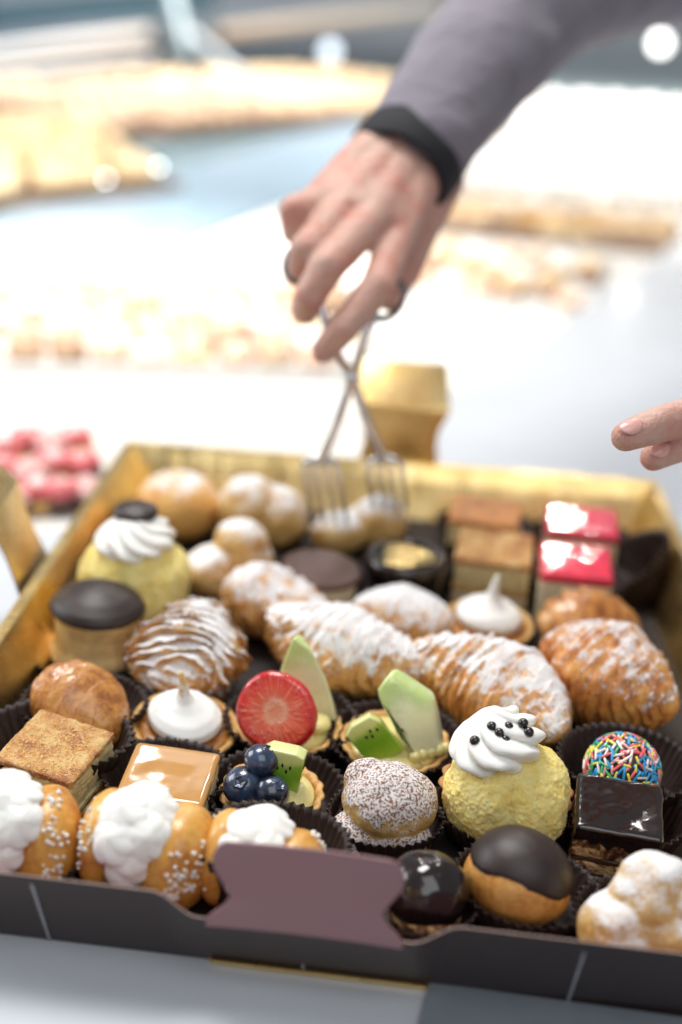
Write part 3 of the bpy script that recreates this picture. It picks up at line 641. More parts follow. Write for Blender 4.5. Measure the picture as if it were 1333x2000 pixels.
for wd, P, c in cand[:100]: mesh('sprinkle', P, fs, SP[c], R)
P, f2, idx = join([(P, fs) for _, P, _ in cand[100:]]); o = mesh('sprinkles', P, f2, SP, R, fmat=[cand[100 + i][2] for i in idx]); o['kind'] = 'stuff'
cup(at(1235, 1500, 2.2), 'tall brown paper cup fanned open round the sprinkle covered ball', 2.1, 3.1, 2.3, (4, 0, 0), 44, 12)
square_cake(at(1214, 1588, 2.5), (12, 2, -6), 'square marbled cake under thick shiny dark chocolate glaze at the right', 'cake square', 3.75, 3.5,
            [('base', .9, M_marble, .0, .15), ('filling', .3, M_milkchoc, .05, .1), ('sponge', 1.3, M_marble, .0, .15), ('glaze', .55, M_chocgloss, -.06, .22)], name='chocolate_square', drip=1.1, seed=15)
cup(at(1222, 1612, 1.3), 'brown paper cup under the dark chocolate glazed square', 2.4, 3.2, 1.9, seed=13)

# ------------------------------------------------------------------ third row
R = thing('glazed_sfogliatella', 'small glazed brown shell pastry behind the sugar crusted square', 'shell pastry', at(168, 1388, 2.2))
shell_pastry(R, 5.4, 1.9, 7, .5, 0, (24, 12, -36), (0, 0, 1.9), M_flakybare, (.2, .1), .85, True, 81, .9, flake=.03, pk=.5, wob=.15, over=.45)
cup(at(175, 1392, 1.5), 'brown paper cup under the small glazed shell pastry at the left', 2.1, 3.0, 1.8, seed=14)

def meringue(parent, c, R=1.65, H=2.3, seed=0, lean=(0, 0), mt=None):
    def mod(th, r, z, V):
        P = np.stack([r * np.cos(th), r * np.sin(th), z], -1); return r * (1 + .04 * np.cos(2 * th + seed)) + .07 * noise(P, 1.1, seed, 2), z
    P, fs = lathe([(.05, 0), (R * .8, 0), (R, .3), (R * .97, .62), (R * .78, .95), (R * .5, 1.2), (R * .27, 1.5), (R * .15, 1.85), (R * .07, H), (.02, H + .06)], 96, mod, 60)
    k = np.clip(P[:, 2] / H, 0, 1) ** 2; P[:, 0] += lean[0] * k; P[:, 1] += lean[1] * k
    return mesh('meringue', P, fs, mt or M_mer, parent, True, True, c)
def meringue_tart(loc, rot, label, seed, lean, mt=None):
    R = thing('meringue_tart', label, 'meringue tart', loc, rot, 'meringue tartlets'); tart_shell(R, 2.6, 1.15, seed=seed, rb=.75); fill(R, 2.2, 1.1, M_jam, .12, seed, 'lemon_filling'); meringue(R, (-.05, .1, 1.1), 1.8, 2.9, seed, lean, mt); return R
meringue_tart(at(370, 1426, 1.2), (10, 4, 0), 'tartlet topped with a toasted meringue peak, behind the caramel square', 2, (-.35, .1))
cup(at(372, 1425, 1.0), 'brown paper cup under the toasted meringue tartlet behind the caramel square', 2.3, 3.0, .8, seed=15)

# strawberry tart
R = thing('strawberry_melon_tart', 'small tart with an upright strawberry slice and a pale melon wedge', 'fruit tart', at(574, 1434, 1.0), (6, 0, 0), 'glazed fruit tartlets')
tart_shell(R, 2.5, 1.2, seed=4, flute=1); fill(R, 2.05, 1.2, M_custard, .6, 4)
def srim(th, r, z, V):
    P = np.stack([np.cos(th) * 2, np.sin(th) * 2, z], -1); return r * (1 + .035 * np.cos(2 * th + .6) + .025 * np.cos(3 * th + 1)) + .04 * noise(P, 1.2, 8, 2), z
P, fs = lathe([(.02, 0), (1.0, 0), (1.72, .05), (1.88, .28), (1.80, .5), (1.66, .6), (1.0, .62), (.4, .57), (.02, .56)], 110, srim, 50)
mesh('strawberry_slice', P, fs, M_straw, R, True, True, (-.45, -1.05, 2.55), (62, 0, -8))
mesh('melon_wedge', *hull([(-1.3, .2, .2), (1.5, .2, .0), (1.5, 1.1, .0), (-1.2, 1.1, .2), (-.35, .4, 4.3), (-.1, 1.0, 4.3), (.55, .3, 3.6), (1.15, .15, 2.2), (-1.1, .3, 2.6)], .12), M_melon, R, True, True, (.75, .1, 1.2), (-5, -6, 0))
mesh('custard_piece', *blob((.6, .7, .45), (1.4, -.5, 1.65), 4, ((.1, 1.5, 2),), 9), M_custard, R)
cup(at(580, 1428, 1.0), 'brown paper cup round the strawberry and melon tart', 2.4, 3.2, 1.5, (4, 0, 0), 44, 16)
# kiwi melon tart
R = thing('kiwi_melon_tart', 'small tart with a big melon chunk leaning over a kiwi slice', 'fruit tart', at(782, 1468, 1.0), (6, 0, 0), 'glazed fruit tartlets')
tart_shell(R, 2.55, 1.2, seed=5, flute=1); fill(R, 2.1, 1.2, M_custard, .4, 5)
mesh('melon_chunk', *hull([(-1.2, -.55, 3.3), (-.65, -.2, 4.15), (-.3, .6, 4.2), (1.4, -.4, 3.0), (1.65, .5, 3.0), (2.0, -1.1, .6), (2.3, .2, .5), (.75, -1.5, .75), (.1, -1.2, 1.9), (-.9, .7, 3.0), (.4, .8, .6)], .24), M_melon, R, True, True, (.05, 0, .75), (0, 0, 0))
K = mesh('kiwi_slice', *wedge([(-.75, .0), (.9, .0), (.75, 1.7), (.45, 2.2), (-.5, 2.25), (-.95, 2.0)], .7, bev=.09), M_kiwi, R, True, True, (-.35, -1.35, 1.2), (-18, -34, 16))
seeds(K, [(-.2, -.36, 1.45), (.05, -.36, 1.35), (.1, -.36, 1.6), (.4, -.36, 1.5)])
mesh('pineapple_bits', *balls([((.9 + .35 * k, -1.5 + .22 * k, 1.45), (.3, .28, .3)) for k in range(5)]), M_custard, R)
cup(at(785, 1462, 1.0), 'brown paper cup round the kiwi and melon tart', 2.5, 3.2, 1.4, (4, 0, 0), 44, 17)

# ------------------------------------------------------------------ big flaky pastries across the middle
def chocolate_tower(loc, rot, label):
    R = thing('chocolate_dome_pastry', label, 'chocolate pastry', loc, rot)
    P, fs = lathe([(.05, .1), (1.5, .15), (2.2, .55), (2.15, .8), (1.95, 1.2), (1.95, 2.1), (2.05, 2.7), (2.18, 3.0), (2.1, 3.05), (.05, 2.95)], 120, lambda th, r, z, V: (r + .08 * noise(np.stack([np.cos(th) * 2, np.sin(th) * 2, z], -1), 1.1, 20, 3), z + .12 * noise(np.stack([np.cos(th) * 2, np.sin(th) * 2, z], -1), .5, 22, 2)), 60)
    mesh('sponge_cup', P, fs, plain('pale_baked_sponge', (.84, .58, .26), .7, .25, 1.2, .8, 7), R)
    mesh('chocolate_dome', *lathe([(.02, 2.9), (2.15, 2.92), (2.26, 3.08), (2.05, 3.45), (1.4, 3.85), (.75, 4.12), (.2, 4.22), (.02, 4.22)], 90, None, 40), M_choc, R); return R
chocolate_tower(at(197, 1240, 2.0), (4, 3, 0), 'tall pale sponge cup under a smooth dark chocolate dome near the left wall').scale = (1.1, 1.1, 1.05)
cup(at(185, 1270, 1.4), 'brown paper cup under the chocolate domed sponge near the left wall', 2.4, 3.4, 1.1, seed=18)

R = thing('large_sfogliatella', 'large sugared shell pastry with stepped layers, behind the toasted meringue tartlet', 'shell pastry', at(386, 1292, 2.2))
shell_pastry(R, 7.2, 2.6, 15, .55, 0, (0, -12, 84), (0, 0, 2.6), M_flakyheavy, (.1, .45), .8, True, 82, .1, flake=.5, pk=.4, wob=.8, over=.5)
R = thing('sugared_croissant', 'long croissant white with icing sugar, in the middle of the tray', 'croissant', at(672, 1297, 2.3), (0, 0, 0), 'sugared croissants across the middle')
shell_pastry(R, 11.0, 2.5, 9, .36, .13, (0, 4, -28), (0, 0, 2.4), M_flakyheavy, (.45, .3), .9, False, 83, .5, flake=.3, wob=.9, over=.15)
R = thing('sugared_croissant', 'croissant with streaks of icing sugar behind the sponge ball, pointing to the sprinkles', 'croissant', at(975, 1362, 2.3), (0, 0, 0), 'sugared croissants across the middle')
shell_pastry(R, 10.2, 2.5, 8, .36, -.12, (0, 4, -38), (0, 0, 2.4), M_flaky, (.3, .25), .9, False, 84, .5, flake=.3, wob=.9, over=.15)
R = thing('sugared_croissant', 'plump brown croissant lightly sugared, by the right wall of the tray', 'croissant', at(1188, 1352, 2.3), (0, 0, 0), 'sugared croissants across the middle')
shell_pastry(R, 8.2, 3.0, 9, .36, .07, (0, 4, -44), (0, 0, 2.6), baked('flaky_light_sugar', (.80, .44, .13), (.66, .27, .06), (.38, .12, .03), sugar=.8, coat=.2, thr=.48, rough=.4, streak=.6, soft=.3), (.4, .3), .92, False, 85, .6, flake=.22, wob=.8, over=.15)
R = thing('sugared_sfogliatella', 'sugared shell pastry with brown ridges, touching the small chocolate disc cake', 'shell pastry', at(558, 1205, 2.1), (0, 0, 0))
shell_pastry(R, 7.2, 2.15, 8, .36, 0, (0, 2, -24), (0, 0, 2.2), M_flaky, (.1, .5), .95, True, 86, .4, pk=.35, flake=.2)
R = thing('sugared_bun', 'oval bun evenly dusted with icing sugar between croissant and meringue tartlet', 'sugared pastry', at(795, 1222, 2.1), (0, 0, 0))
shell_pastry(R, 5.9, 1.95, 7, .08, 0, (0, 2, -16), (0, 0, 2.0), M_flakyheavy, (.3, .1), .95, False, 87, .3, flake=.1)
R = thing('sugared_bun', 'narrow sugar dusted pastry end left of the croissant behind the sponge ball', 'sugared pastry', at(862, 1310, 1.8), (0, 0, 0))
shell_pastry(R, 4.4, 1.5, 5, .1, 0, (0, 2, 30), (0, 0, 1.7), M_flakyheavy, (.3, .1), .95, False, 88, .3, flake=.1)
R = thing('glazed_sfogliatella', 'glossy brown shell pastry between the pink square and the right croissant', 'shell pastry', at(1160, 1240, 2.2), (0, 0, 0))
shell_pastry(R, 5.6, 2.1, 6, .34, 0, (14, 0, -5), (0, 0, 2.2), M_flakybare, (.2, .2), .95, True, 89, .6, flake=.03, wob=.12, over=.3)
meringue_tart(at(962, 1232, 1.0), (8, 3, 0), 'tartlet with a snow white meringue peak in front of the golden layer squares', 7, (.1, .1), M_cream)
cup(at(965, 1240, 1.0), 'brown paper cup under the snow white meringue tartlet', 2.3, 3.0, .8, seed=19)
cup(at(1165, 1248, 1.2), 'brown paper cup under the glossy brown shell pastry at the right', 2.1, 2.9, 1.6, seed=20)

# ------------------------------------------------------------------ back rows
R = sponge_ball(at(275, 1172, 2.1), (6, 0, 0), 'pale yellow sponge cake with white cream swirl near the back left', 1.05, 61, False)
rosette(R, (.1, .1, 4.8), 2.1, 2.0, 9, 1.6, (0, -4, 0), 6, .16, tip=.35)
mesh('chocolate_garnish', *blob((1.25, 1.2, .5), (.0, .6, 6.75), 4, ((.12, 1.2, 2),), 62), M_choc, R)
cup(at(272, 1176, 1.2), 'brown paper cup under the pale yellow sponge near the back left', 2.5, 3.2, 1.6, seed=21)
R = thing('sugared_puff', 'round golden puff with a little sugar in the back left corner', 'cream puff', at(358, 1008, 2.2))
mesh('choux_bun', *blob((2.75, 2.5, 2.2), (0, 0, 2.3), 5, ((.12, .5, 2), (.03, 2.5, 2)), 71), baked('choux_light_sugar', (.80, .50, .18), (.76, .42, .12), (.62, .28, .07), sugar=1.0, thr=.75, rough=.5), R)
cup(at(358, 1012, 1.0), 'brown paper cup under the golden puff in the back left corner', 2.4, 3.0, 1.6, seed=22)
R = thing('sugared_puff', 'knobbly sugared puff behind the shell pastry, nearer of the pair', 'sugared pastry', at(462, 1125, 2.0))
fuse('choux_body', join([blob((1.9, 1.7, 1.6), (-1., -.4, 1.7), 4, ((.15, .9, 2),), 45), blob((1.7, 1.6, 2.1), (.7, .2, 2.2), 4, ((.12, .9, 2),), 46), blob((1.6, 1.4, 1.5), (.5, .2, 3.4), 4, ((.12, .9, 2),), 47)])[:2], .08, M_puff, R, 16, disp=((.05, 2.5, 2),))
cup(at(462, 1130, 1.0), 'brown paper cup under the nearer knobbly sugared puff', 2.3, 3.0, 1.5, seed=23)
R = thing('sugared_puff', 'larger sugared puff at the back wall left of the forks', 'sugared pastry', at(518, 1034, 2.2))
fuse('choux_body', join([blob((2.1, 1.8, 2.2), (-.7, 0, 2.9), 4, ((.15, .9, 2),), 48), blob((1.9, 1.7, 2.0), (1.1, .1, 2.5), 4, ((.12, .9, 2),), 49)])[:2], .08, M_puff, R, 16, disp=((.05, 2.5, 2),))
cup(at(525, 1045, 1.0), 'brown paper cup under the larger sugared puff left of the forks', 2.4, 3.1, 1.6, seed=24)
R = thing('sugared_puff', 'sugared puff pastry under the tips of the serving forks', 'sugared pastry', at(712, 1052, 2.0))
fuse('choux_body', join([blob((1.8, 1.5, 1.4), (-1.2, -.3, 1.8), 4, ((.15, .9, 2),), 50), blob((1.8, 1.4, 1.8), (1.2, .2, 2.5), 4, ((.12, .9, 2),), 51), blob((1.2, 1.1, 1.0), (.2, .2, 2.6), 4, ((.12, .9, 2),), 52)])[:2], .08, M_puff, R, 16, disp=((.05, 2.5, 2),))
cup(at(712, 1058, .8), 'brown paper cup under the puff held by the serving forks', 2.5, 3.1, 1.2, seed=25)
R = thing('chocolate_disc_cake', 'round cream cake under a flat dark chocolate disc in the back half', 'chocolate cake', at(628, 1150, 2.1), (6, 6, 0))
mesh('cream_base', *lathe([(.05, .3), (2.0, .3), (2.1, .6), (2.1, 2.6), (1.9, 2.7), (.05, 2.7)], 80, lambda th, r, z, V: (r + .05 * noise(np.stack([np.cos(th) * 2, np.sin(th) * 2, z], -1), 1.2, 26, 2), z), 40), M_mousse, R)
mesh('chocolate_disc', *lathe([(.05, 2.72), (2.2, 2.72), (2.3, 2.85), (2.25, 3.02), (1.9, 3.1), (.05, 3.12)], 90, None, 30), M_milkchoc, R)
cup(at(630, 1152, 1.4), 'brown paper cup round the chocolate disc cake', 2.2, 2.85, 2.2, seed=26)
R = thing('chocolate_cup_cake', 'black chocolate cup with a piece of gold leaf on top at the back', 'chocolate cake', at(802, 1125, 2.1), (5, 0, 0))
mesh('chocolate_cup', *lathe([(.05, .1), (1.9, .1), (2.15, 1.), (2.35, 2.4), (2.3, 2.9), (2.0, 3.05), (1.7, 2.85), (1.5, 2.7), (.05, 2.7)], 90, None, 44), M_chocgloss, R)
mesh('gold_leaf', *lathe([(.05, 2.8), (1.45, 2.8), (1.55, 2.95), (1.2, 3.1), (.6, 3.2), (.05, 3.15)], 60, lambda th, r, z, V: (r * (1 + .12 * np.cos(3 * th)), z + .12 * noise(np.stack([r * np.cos(th), r * np.sin(th), z], -1), 1.6, 27, 2)), 30), M_goldleaf, R)
cup(at(803, 1130, 1.0), 'brown paper cup under the black chocolate cup with gold leaf', 2.2, 2.8, 1.5, seed=27)
M_darkcrust = plain('dark_orange_crust', (.62, .25, .07), .45, .3, 1.2, .5, 9)
LS = [('base', .4, M_short, .02, .1), ('cream_layer', .5, M_mousse, .04, .1), ('puff_layer', .4, M_short, .0, .1), ('sponge', 1.5, M_spongec, .05, .15), ('golden_top', .45, M_crust, -.02, .15)]
square_cake(at(975, 1105, 2.3), (8, 0, -6), 'golden topped layer cake square behind the white meringue tartlet', 'cake square', 4.5, 4.0, LS, seed=30)
cup(at(975, 1112, 1.2), 'brown paper cup under the golden layer square behind the white meringue', 2.6, 3.3, 1.5, seed=28)
square_cake(at(958, 1036, 2.3), (6, 0, -8), 'browner layer cake square rearmost against the gold back wall', 'cake square', 4.4, 3.8, LS[:4] + [('golden_top', .5, M_darkcrust, -.02, .15)], seed=33)
cup(at(958, 1042, 1.0), 'brown paper cup under the browner rearmost layer square', 2.6, 3.2, 1.3, seed=29)
PK = [('base', .5, M_spongec, .02, .1), ('mousse', 2.1, M_mousse, .03, .12), ('glaze', .7, M_pinkgel, -.02, .2)]
square_cake(at(1131, 1136, 2.3), (6, 0, -3), 'square cream cake with glossy pink jelly top, nearer of the two', 'cake square', 4.15, 4.0, PK, seed=35, name='pink_jelly_square')
cup(at(1137, 1146, 1.2), 'brown paper cup under the nearer pink jelly square', 2.6, 3.3, 1.5, seed=30)
square_cake(at(1143, 1056, 2.3), (5, 0, -4), 'square cream cake with glossy pink jelly top, rearmost beside the gold wall', 'cake square', 4.5, 4.0, PK, seed=37, name='pink_jelly_square')
cup(at(1143, 1062, 1.0), 'brown paper cup under the rearmost pink jelly square', 2.6, 3.2, 1.3, seed=31)
cup(at(1262, 1150, .8), 'empty brown paper cup leaning on the right wall beside the pink square', 2.2, 3.4, 2.4, (0, -38, 0), 44, 32)

# ------------------------------------------------------------------ person: hands, sleeve

fing = []
D = .62
W_ = wp(795, 300, .650)                                  # wrist
mc = dict(i=wp(775, 462, .615), m=wp(722, 432, .605), r=wp(668, 412, .606), p=wp(615, 398, .614))
chain([wp(900, 170, .69), W_], [.029, .0275], fing)
for k, r0, r1 in (('i', .0185, .0125), ('m', .0190, .0125), ('r', .0185, .0118), ('p', .0175, .0108)):
    off = {'i': (32, 14), 'm': (8, 0), 'r': (-16, -10), 'p': (-36, -20)}[k]
    a = wp(782 + off[0], 318 + off[1] * 1.5, .645); chain([a, (a + mc[k]) / 2, mc[k]], [r0, .0150, r1], fing, .25)
roots = {k: wp(782 + o[0], 318 + o[1] * 1.5, .645) for k, o in {'i': (32, 14), 'm': (8, 0), 'r': (-16, -10), 'p': (-36, -20)}.items()}
for ka, kb in (('i', 'm'), ('m', 'r'), ('r', 'p')):      # flesh between the hand bones
    for t_ in np.linspace(0, .93, 12):
        a = roots[ka] + (mc[ka] - roots[ka]) * t_; b = roots[kb] + (mc[kb] - roots[kb]) * t_
        for u_ in (.3, .5, .7): fing.append((a + (b - a) * u_ + FW * .0012, [(.0172 - .0040 * t_)] * 3))
def finger(pts, rs): chain([mc_ for mc_ in pts], rs, fing, .22)
finger([mc['i'], wp(738, 560, .582), wp(672, 640, .575), wp(634, 685, .580)], [.0118, .0102, .0090, .0076])
finger([mc['m'], wp(640, 520, .575), wp(606, 578, .575), wp(596, 606, .590)], [.0122, .0106, .0094, .0082])
finger([mc['r'], wp(600, 487, .580), wp(590, 520, .590), wp(604, 528, .610)], [.0118, .0102, .0092, .0080])
finger([mc['p'], wp(575, 412, .590), wp(578, 452, .594), wp(590, 462, .612)], [.0106, .0094, .0084, .0072])
finger([wp(850, 350, .66), wp(812, 452, .652), wp(790, 528, .636), wp(762, 580, .622)], [.020, .0150, .0112, .0092])   # thumb
finger([wp(815, 330, .665), wp(790, 430, .650), wp(700, 420, .640)], [.018, .016, .0135])                            # palm heel
for k, a, b in (('i', .03, 0), ('m', 0, 0), ('r', 0, 0), ('p', 0, 0)): fing.append((mc[k] - FW * .0045, [.0098] * 3))
# the second hand: two fingertips reaching in from the right, with palm and wrist beyond the frame
lf = []
def lfinger(pts, rs): chain(pts, rs, lf, .22)
lfinger([wp(1222, 853, .458), wp(1278, 832, .462), wp(1350, 812, .472), wp(1450, 770, .49)], [.0070, .0086, .0092, .0105])
lfinger([wp(1276, 893, .472), wp(1320, 872, .476), wp(1390, 842, .486), wp(1470, 800, .50)], [.0066, .0082, .0090, .0105])
lfinger([wp(1400, 915, .492), wp(1430, 885, .495), wp(1480, 830, .51)], [.0066, .0085, .0105])
lfinger([wp(1430, 925, .51), wp(1460, 895, .51), wp(1490, 860, .525)], [.0058, .0076, .0095])
lfinger([wp(1420, 745, .50), wp(1450, 735, .505), wp(1500, 720, .515), wp(1580, 730, .53)], [.0078, .0095, .012, .016])
lw = wp(1680, 730, .56)
for a in ((1450, 770, .49), (1470, 800, .50), (1480, 830, .51), (1490, 860, .525)): chain([wp(*a), lw], [.0115, .022], lf, .25)
chain([lw, wp(1850, 700, .62)], [.024, .027], lf)
person = thing('person', 'person in a grey long sleeved shirt holding serving tongs, fingertips of other hand reaching in', 'person', (float(wp(1500, 500, .9)[0]), float(wp(1500, 500, .9)[1]), -.9))
off = np.array(person.location[:])
skin = fuse('body', balls([(np.array(c) - off, r) for c, r in fing + lf], 3), .0013, M_skin, person, 7, cm=False, disp=((.0005, 60, 2),))
def nail(c, n, t, w, l):
    n = Vector(n).normalized(); t = Vector(t); t = (t - n * t.dot(n)).normalized(); s = t.cross(n)
    V, f = ico(3); P = V * np.array([w, l, .0011]); P[:, 2] -= (P[:, 0] ** 2) * 55
    P = P @ np.array([s[:], t[:], n[:]]) + np.array(c) - off; return mesh('fingernail', P, f, M_nail, skin, True, False)
ax = wp(1222, 853, .458) - wp(1278, 832, .462); nn = UP * .75 - FW * .65 + RT * 0
nn = np.array(nn) - np.array(ax) * 0
nail(wp(1228, 850, .4575) + (UP * .62 - FW * .78) / 1.0 * .0069, UP * .62 - FW * .78, ax, .0046, .0058)
nail(wp(1284, 889, .472) + (UP * .45 - FW * .89) * .0066, UP * .45 - FW * .89, wp(1276, 893, .472) - wp(1320, 872, .476), .0043, .0053)
# sleeves and the torso beyond the frame
sl = []
chain([wp(818, 280, .657), wp(900, 172, .685), wp(1005, 40, .72), wp(1200, -62, .80), wp(1500, -150, .92)], [.0375, .042, .0465, .054, .062], sl, .15)
chain([wp(1800, 705, .60), wp(2050, 640, .72), wp(2200, 300, .95), wp(2050, -50, 1.15)], [.040, .045, .055, .065], sl, .2)
sh1 = wp(1500, -150, .92); sh2 = wp(2050, -50, 1.15); mid = (sh1 + sh2) / 2
chain([sh1, sh2], [.075, .075], sl, .2)
for t_ in (.8, 1.15, 1.5):
    a = sh1 + (sh2 - sh1) * t_; chain([a, np.array([a[0], a[1], -.35])], [.10, .12], sl, .3)
sh = fuse('shirt', balls([(np.array(c) - off, r) for c, r in sl], 3), .0042, M_shirt, person, 8, cm=False, disp=((.008, 13, 2), (.0016, 45, 2)))
# folds: a ring-shaped black knit cuff showing at the wrist
A = wp(770, 344, .644); Bc = wp(828, 267, .662); ux = Vector(Bc - A).normalized(); q = ux.to_track_quat('Z', 'Y').to_matrix()
P, fs = lathe([(.0330, 0), (.0350, .001), (.0372, .010), (.0376, .026), (.034, .026), (.031, .012), (.0315, .001)], 90, lambda th, r, z, V: (r * (1 + .02 * np.cos(2 * th)), z), 30)
nV = len(P) - 2; fs = [f for f in fs if max(f) < nV]; fs += [(k, (k + 1) % 90, 29 * 90 + (k + 1) % 90, 29 * 90 + k) for k in range(90)]
P = P[:nV] @ np.array(q).T + A - off
recalc(mesh('cuff', P, fs, M_black, person, True, False))
# ring on thumb side
# ------------------------------------------------------------------ serving tongs (scissor action, two forks)
tg = thing('serving_tongs', 'steel scissor tongs with fork ends held over the back of the tray', 'tongs', tuple(float(v) for v in wp(688, 738, .625)))
to = np.array(tg.location[:])
def tube(pts, rs, n=14, flat=None):
    pts = [np.array(p, float) for p in pts]; V = []; fs = []
    for k, p in enumerate(pts):
        d = pts[min(k + 1, len(pts) - 1)] - pts[max(k - 1, 0)]; d /= np.linalg.norm(d); a = np.cross(d, FW); a /= np.linalg.norm(a); b = np.cross(d, a); r = rs[k] if hasattr(rs, '__len__') else rs
        for i in range(n): th = 2 * pi * i / n; V.append(p + a * r * cos(th) + b * r * sin(th) * (flat or 1))
    for k in range(len(pts) - 1):
        for i in range(n): j = (i + 1) % n; fs.append((k * n + i, k * n + j, (k + 1) * n + j, (k + 1) * n + i))
    fs += [tuple(range(n)), tuple(range((len(pts) - 1) * n, len(pts) * n))]; return np.array(V), fs
def smoothp(pts, n=8):
    pts = [np.array(p) for p in pts]; P = [pts[0]] + pts + [pts[-1]]; out = []
    for k in range(1, len(P) - 2):
        for i in range(n):
            t = i / n; a, b, c, d = P[k - 1:k + 3]; out.append(.5 * (2 * b + (c - a) * t + (2 * a - 5 * b + 4 * c - d) * t * t + (3 * b - a - 3 * c + d) * t ** 3))
    return out + [pts[-1]]
def tpart(name, lst):
    P, fs, _ = join(lst); return recalc(mesh(name, P - to, fs, M_steel, tg, True, False))
def loop(c, rx, ry, r, tilt):
    pts = [c + RT * rx * cos(a) * cos(tilt) - RT * ry * sin(a) * sin(tilt) + UP * (rx * cos(a) * sin(tilt) + ry * sin(a) * cos(tilt)) for a in np.linspace(0, 2 * pi, 28)]
    return tube(pts, r, 10)
M_dksteel = plain('dark_steel', (.10, .11, .14), .25, .1, 1, metal=.8)
def arm(side, fork_top, fork_tip, pivot, handle, ringc, tilt, nm='arm', dz=0):
    L = [tube(smoothp([ringc[1], handle, pivot, (pivot + fork_top) / 2 + (UP * -.004), fork_top]), .0031, 12, .6)]
    tpart(nm, L); lp = tpart('handle_ring', [loop(ringc[0], .0135, .0105, .0024, tilt)]); lp.data.materials[0] = M_dksteel
    d = fork_tip - fork_top; w = .0105; Lk = []
    Lk.append(tube([fork_top - RT * w, fork_top - RT * w * .5 - UP * -.003, fork_top + UP * .004, fork_top + RT * w * .5 + UP * .003, fork_top + RT * w], [.0022] * 5, 10))
    for k in range(4):
        x = -w + 2 * w * k / 3; a = fork_top + RT * x
        Lk.append(tube(smoothp([a, a + d * .5 - FW * .002, a + d + FW * .001]), [.0019] * 8 + [.0017] * 8 + [.0012], 10))
    tpart('fork_tines', Lk)
pv = wp(688, 738, .625)
arm(-1, wp(625, 905, .640), wp(646, 1022, .652), pv, wp(715, 650, .610), (wp(752, 584, .620), wp(738, 612, .614)), .9)
arm(1, wp(752, 905, .645), wp(762, 992, .655), pv + FW * .004, wp(655, 680, .606), (wp(594, 512, .608), wp(608, 545, .603)), 1.0)
tpart('rivet', [(ico(3)[0] * np.array([.0055, .0055, .0055]) + (pv + FW * .002), ico(3)[1])])

# ------------------------------------------------------------------ blurred display behind
SHZ = -.0335
def dtray(name, px, py, w, d, rot, label, mat, tilt=0):
    p = atz(px, py, SHZ); hz = sin(radians(tilt)) * d / 200
    R = thing(name, label, 'display tray', (p[0], p[1], SHZ + hz + .001), (tilt, 0, rot))
    P, fs = softbox(w, d, 1.0, .3, 8, 0, c=(0, 0, .5)); mesh('plate', P, fs, mat, R)
    r = []
    for sx, sy, cx, cy in ((w, .8, 0, -d / 2), (w, .8, 0, d / 2), (.8, d, -w / 2, 0), (.8, d, w / 2, 0)): r.append(softbox(sx, sy, 1.8, .3, 4, 0, c=(cx, cy, 1.2)))
    P, fs, _ = join(r); mesh('rim', P, fs, mat, R)
    if tilt:
        t = radians(tilt); H = d * sin(t); ca = cos(t)
        for sx in (-1, 1):
            P, fs = softbox(1.2, .8, H * .93, .2, 3, 0, c=(0, 0, 0)); o = mesh('stand', P, fs, mat, R)
            o.location = (sx * (w / 2 - 2) * .01, (d / 2 - 1.5) * .01 - sin(t) * H * .0047, -cos(t) * H * .0047); o.rotation_euler = (-t, 0, 0)
    return R
def scatter(R, nx, ny, w, d, protos, name, label, cat, group, jit=.3, layers=1, rz=0, z0=1.0, skip=0.):
    """label: one text, or a function (column 0..1, row 0..1) -> text"""
    rd = random.Random(len(name) * 7 + nx); k = 0; mw = Matrix.Translation(R.location) @ R.rotation_euler.to_matrix().to_4x4()
    for l in range(layers):
        for i in range(nx):
            for j in range(ny - l):
                if rd.random() < skip: continue
                s = protos[k % len(protos)]; o = s if k < len(protos) else s.copy()
                if k >= len(protos): SC.collection.objects.link(o)
                x = (i - (nx - 1) / 2) * w / nx + rd.uniform(-jit, jit); y = (j + l * .5 - (ny - 1) / 2) * d / ny + rd.uniform(-jit, jit)
                o.location = mw @ Vector((x * .01, y * .01, (z0 + l * 2.8) * .01))
                o.rotation_euler = (R.rotation_euler.to_matrix() @ Matrix.Rotation(radians(rz + rd.uniform(-9, 9)), 3, 'Z')).to_euler()
                o.name = name; v_ = (j + l * .5) / max(1, ny - 1)
                tag(o, label + ('' if abs(R.rotation_euler.z) > .6 else ', near edge row' if v_ < .2 else ', far edge row' if v_ > .8 else ', middle rows'), cat, group); k += 1
M_plate = plain('white_plate', (.7, .7, .68), .3); M_bplate = plain('brown_tray_card', (.30, .22, .17), .5); M_peach = baked('peach_glaze', (.90, .68, .50), (.82, .52, .36), (.66, .34, .22), sc=.4); M_roll = baked('pale_roll', (.88, .76, .50), (.80, .60, .34), (.52, .31, .14), sc=.3)
M_orange = baked('orange_bake', (.66, .47, .30), (.50, .32, .19), (.26, .14, .08), sc=.12); M_red = plain('red_fruit', (.82, .16, .17), .15, .3, .6, coat=.6)
M_wbun = baked('white_bun', (.85, .75, .6), (.8, .66, .45), (.7, .5, .3), sugar=1.1, thr=.2)
def roll(L, r, seed, mat): return mesh('cream_roll', *xf(blob((r, L / 2, r * .9), (0, 0, r), 4, ((.15, .6, 2), (.1, 1.6, 2)), seed, sup=3)), mat)
T = dtray('display_tray', -25, 372, 62, 46, 60, 'brown tray heaped with pale rolls on the shelf at far left', M_bplate, 4)
scatter(T, 11, 3, 58, 40, [roll(17, 2.6, s, M_roll) for s in (1, 2, 3)], 'cream_roll', 'pale yellow roll in the blurred heap at the upper left', 'pastry roll', 'pale rolls heaped on the far left tray', 1.5, layers=3, rz=-35)
T = dtray('display_tray', 300, 232, 130, 80, 62, 'long tray of small orange brown bakes behind the rolls', M_bplate, 3)
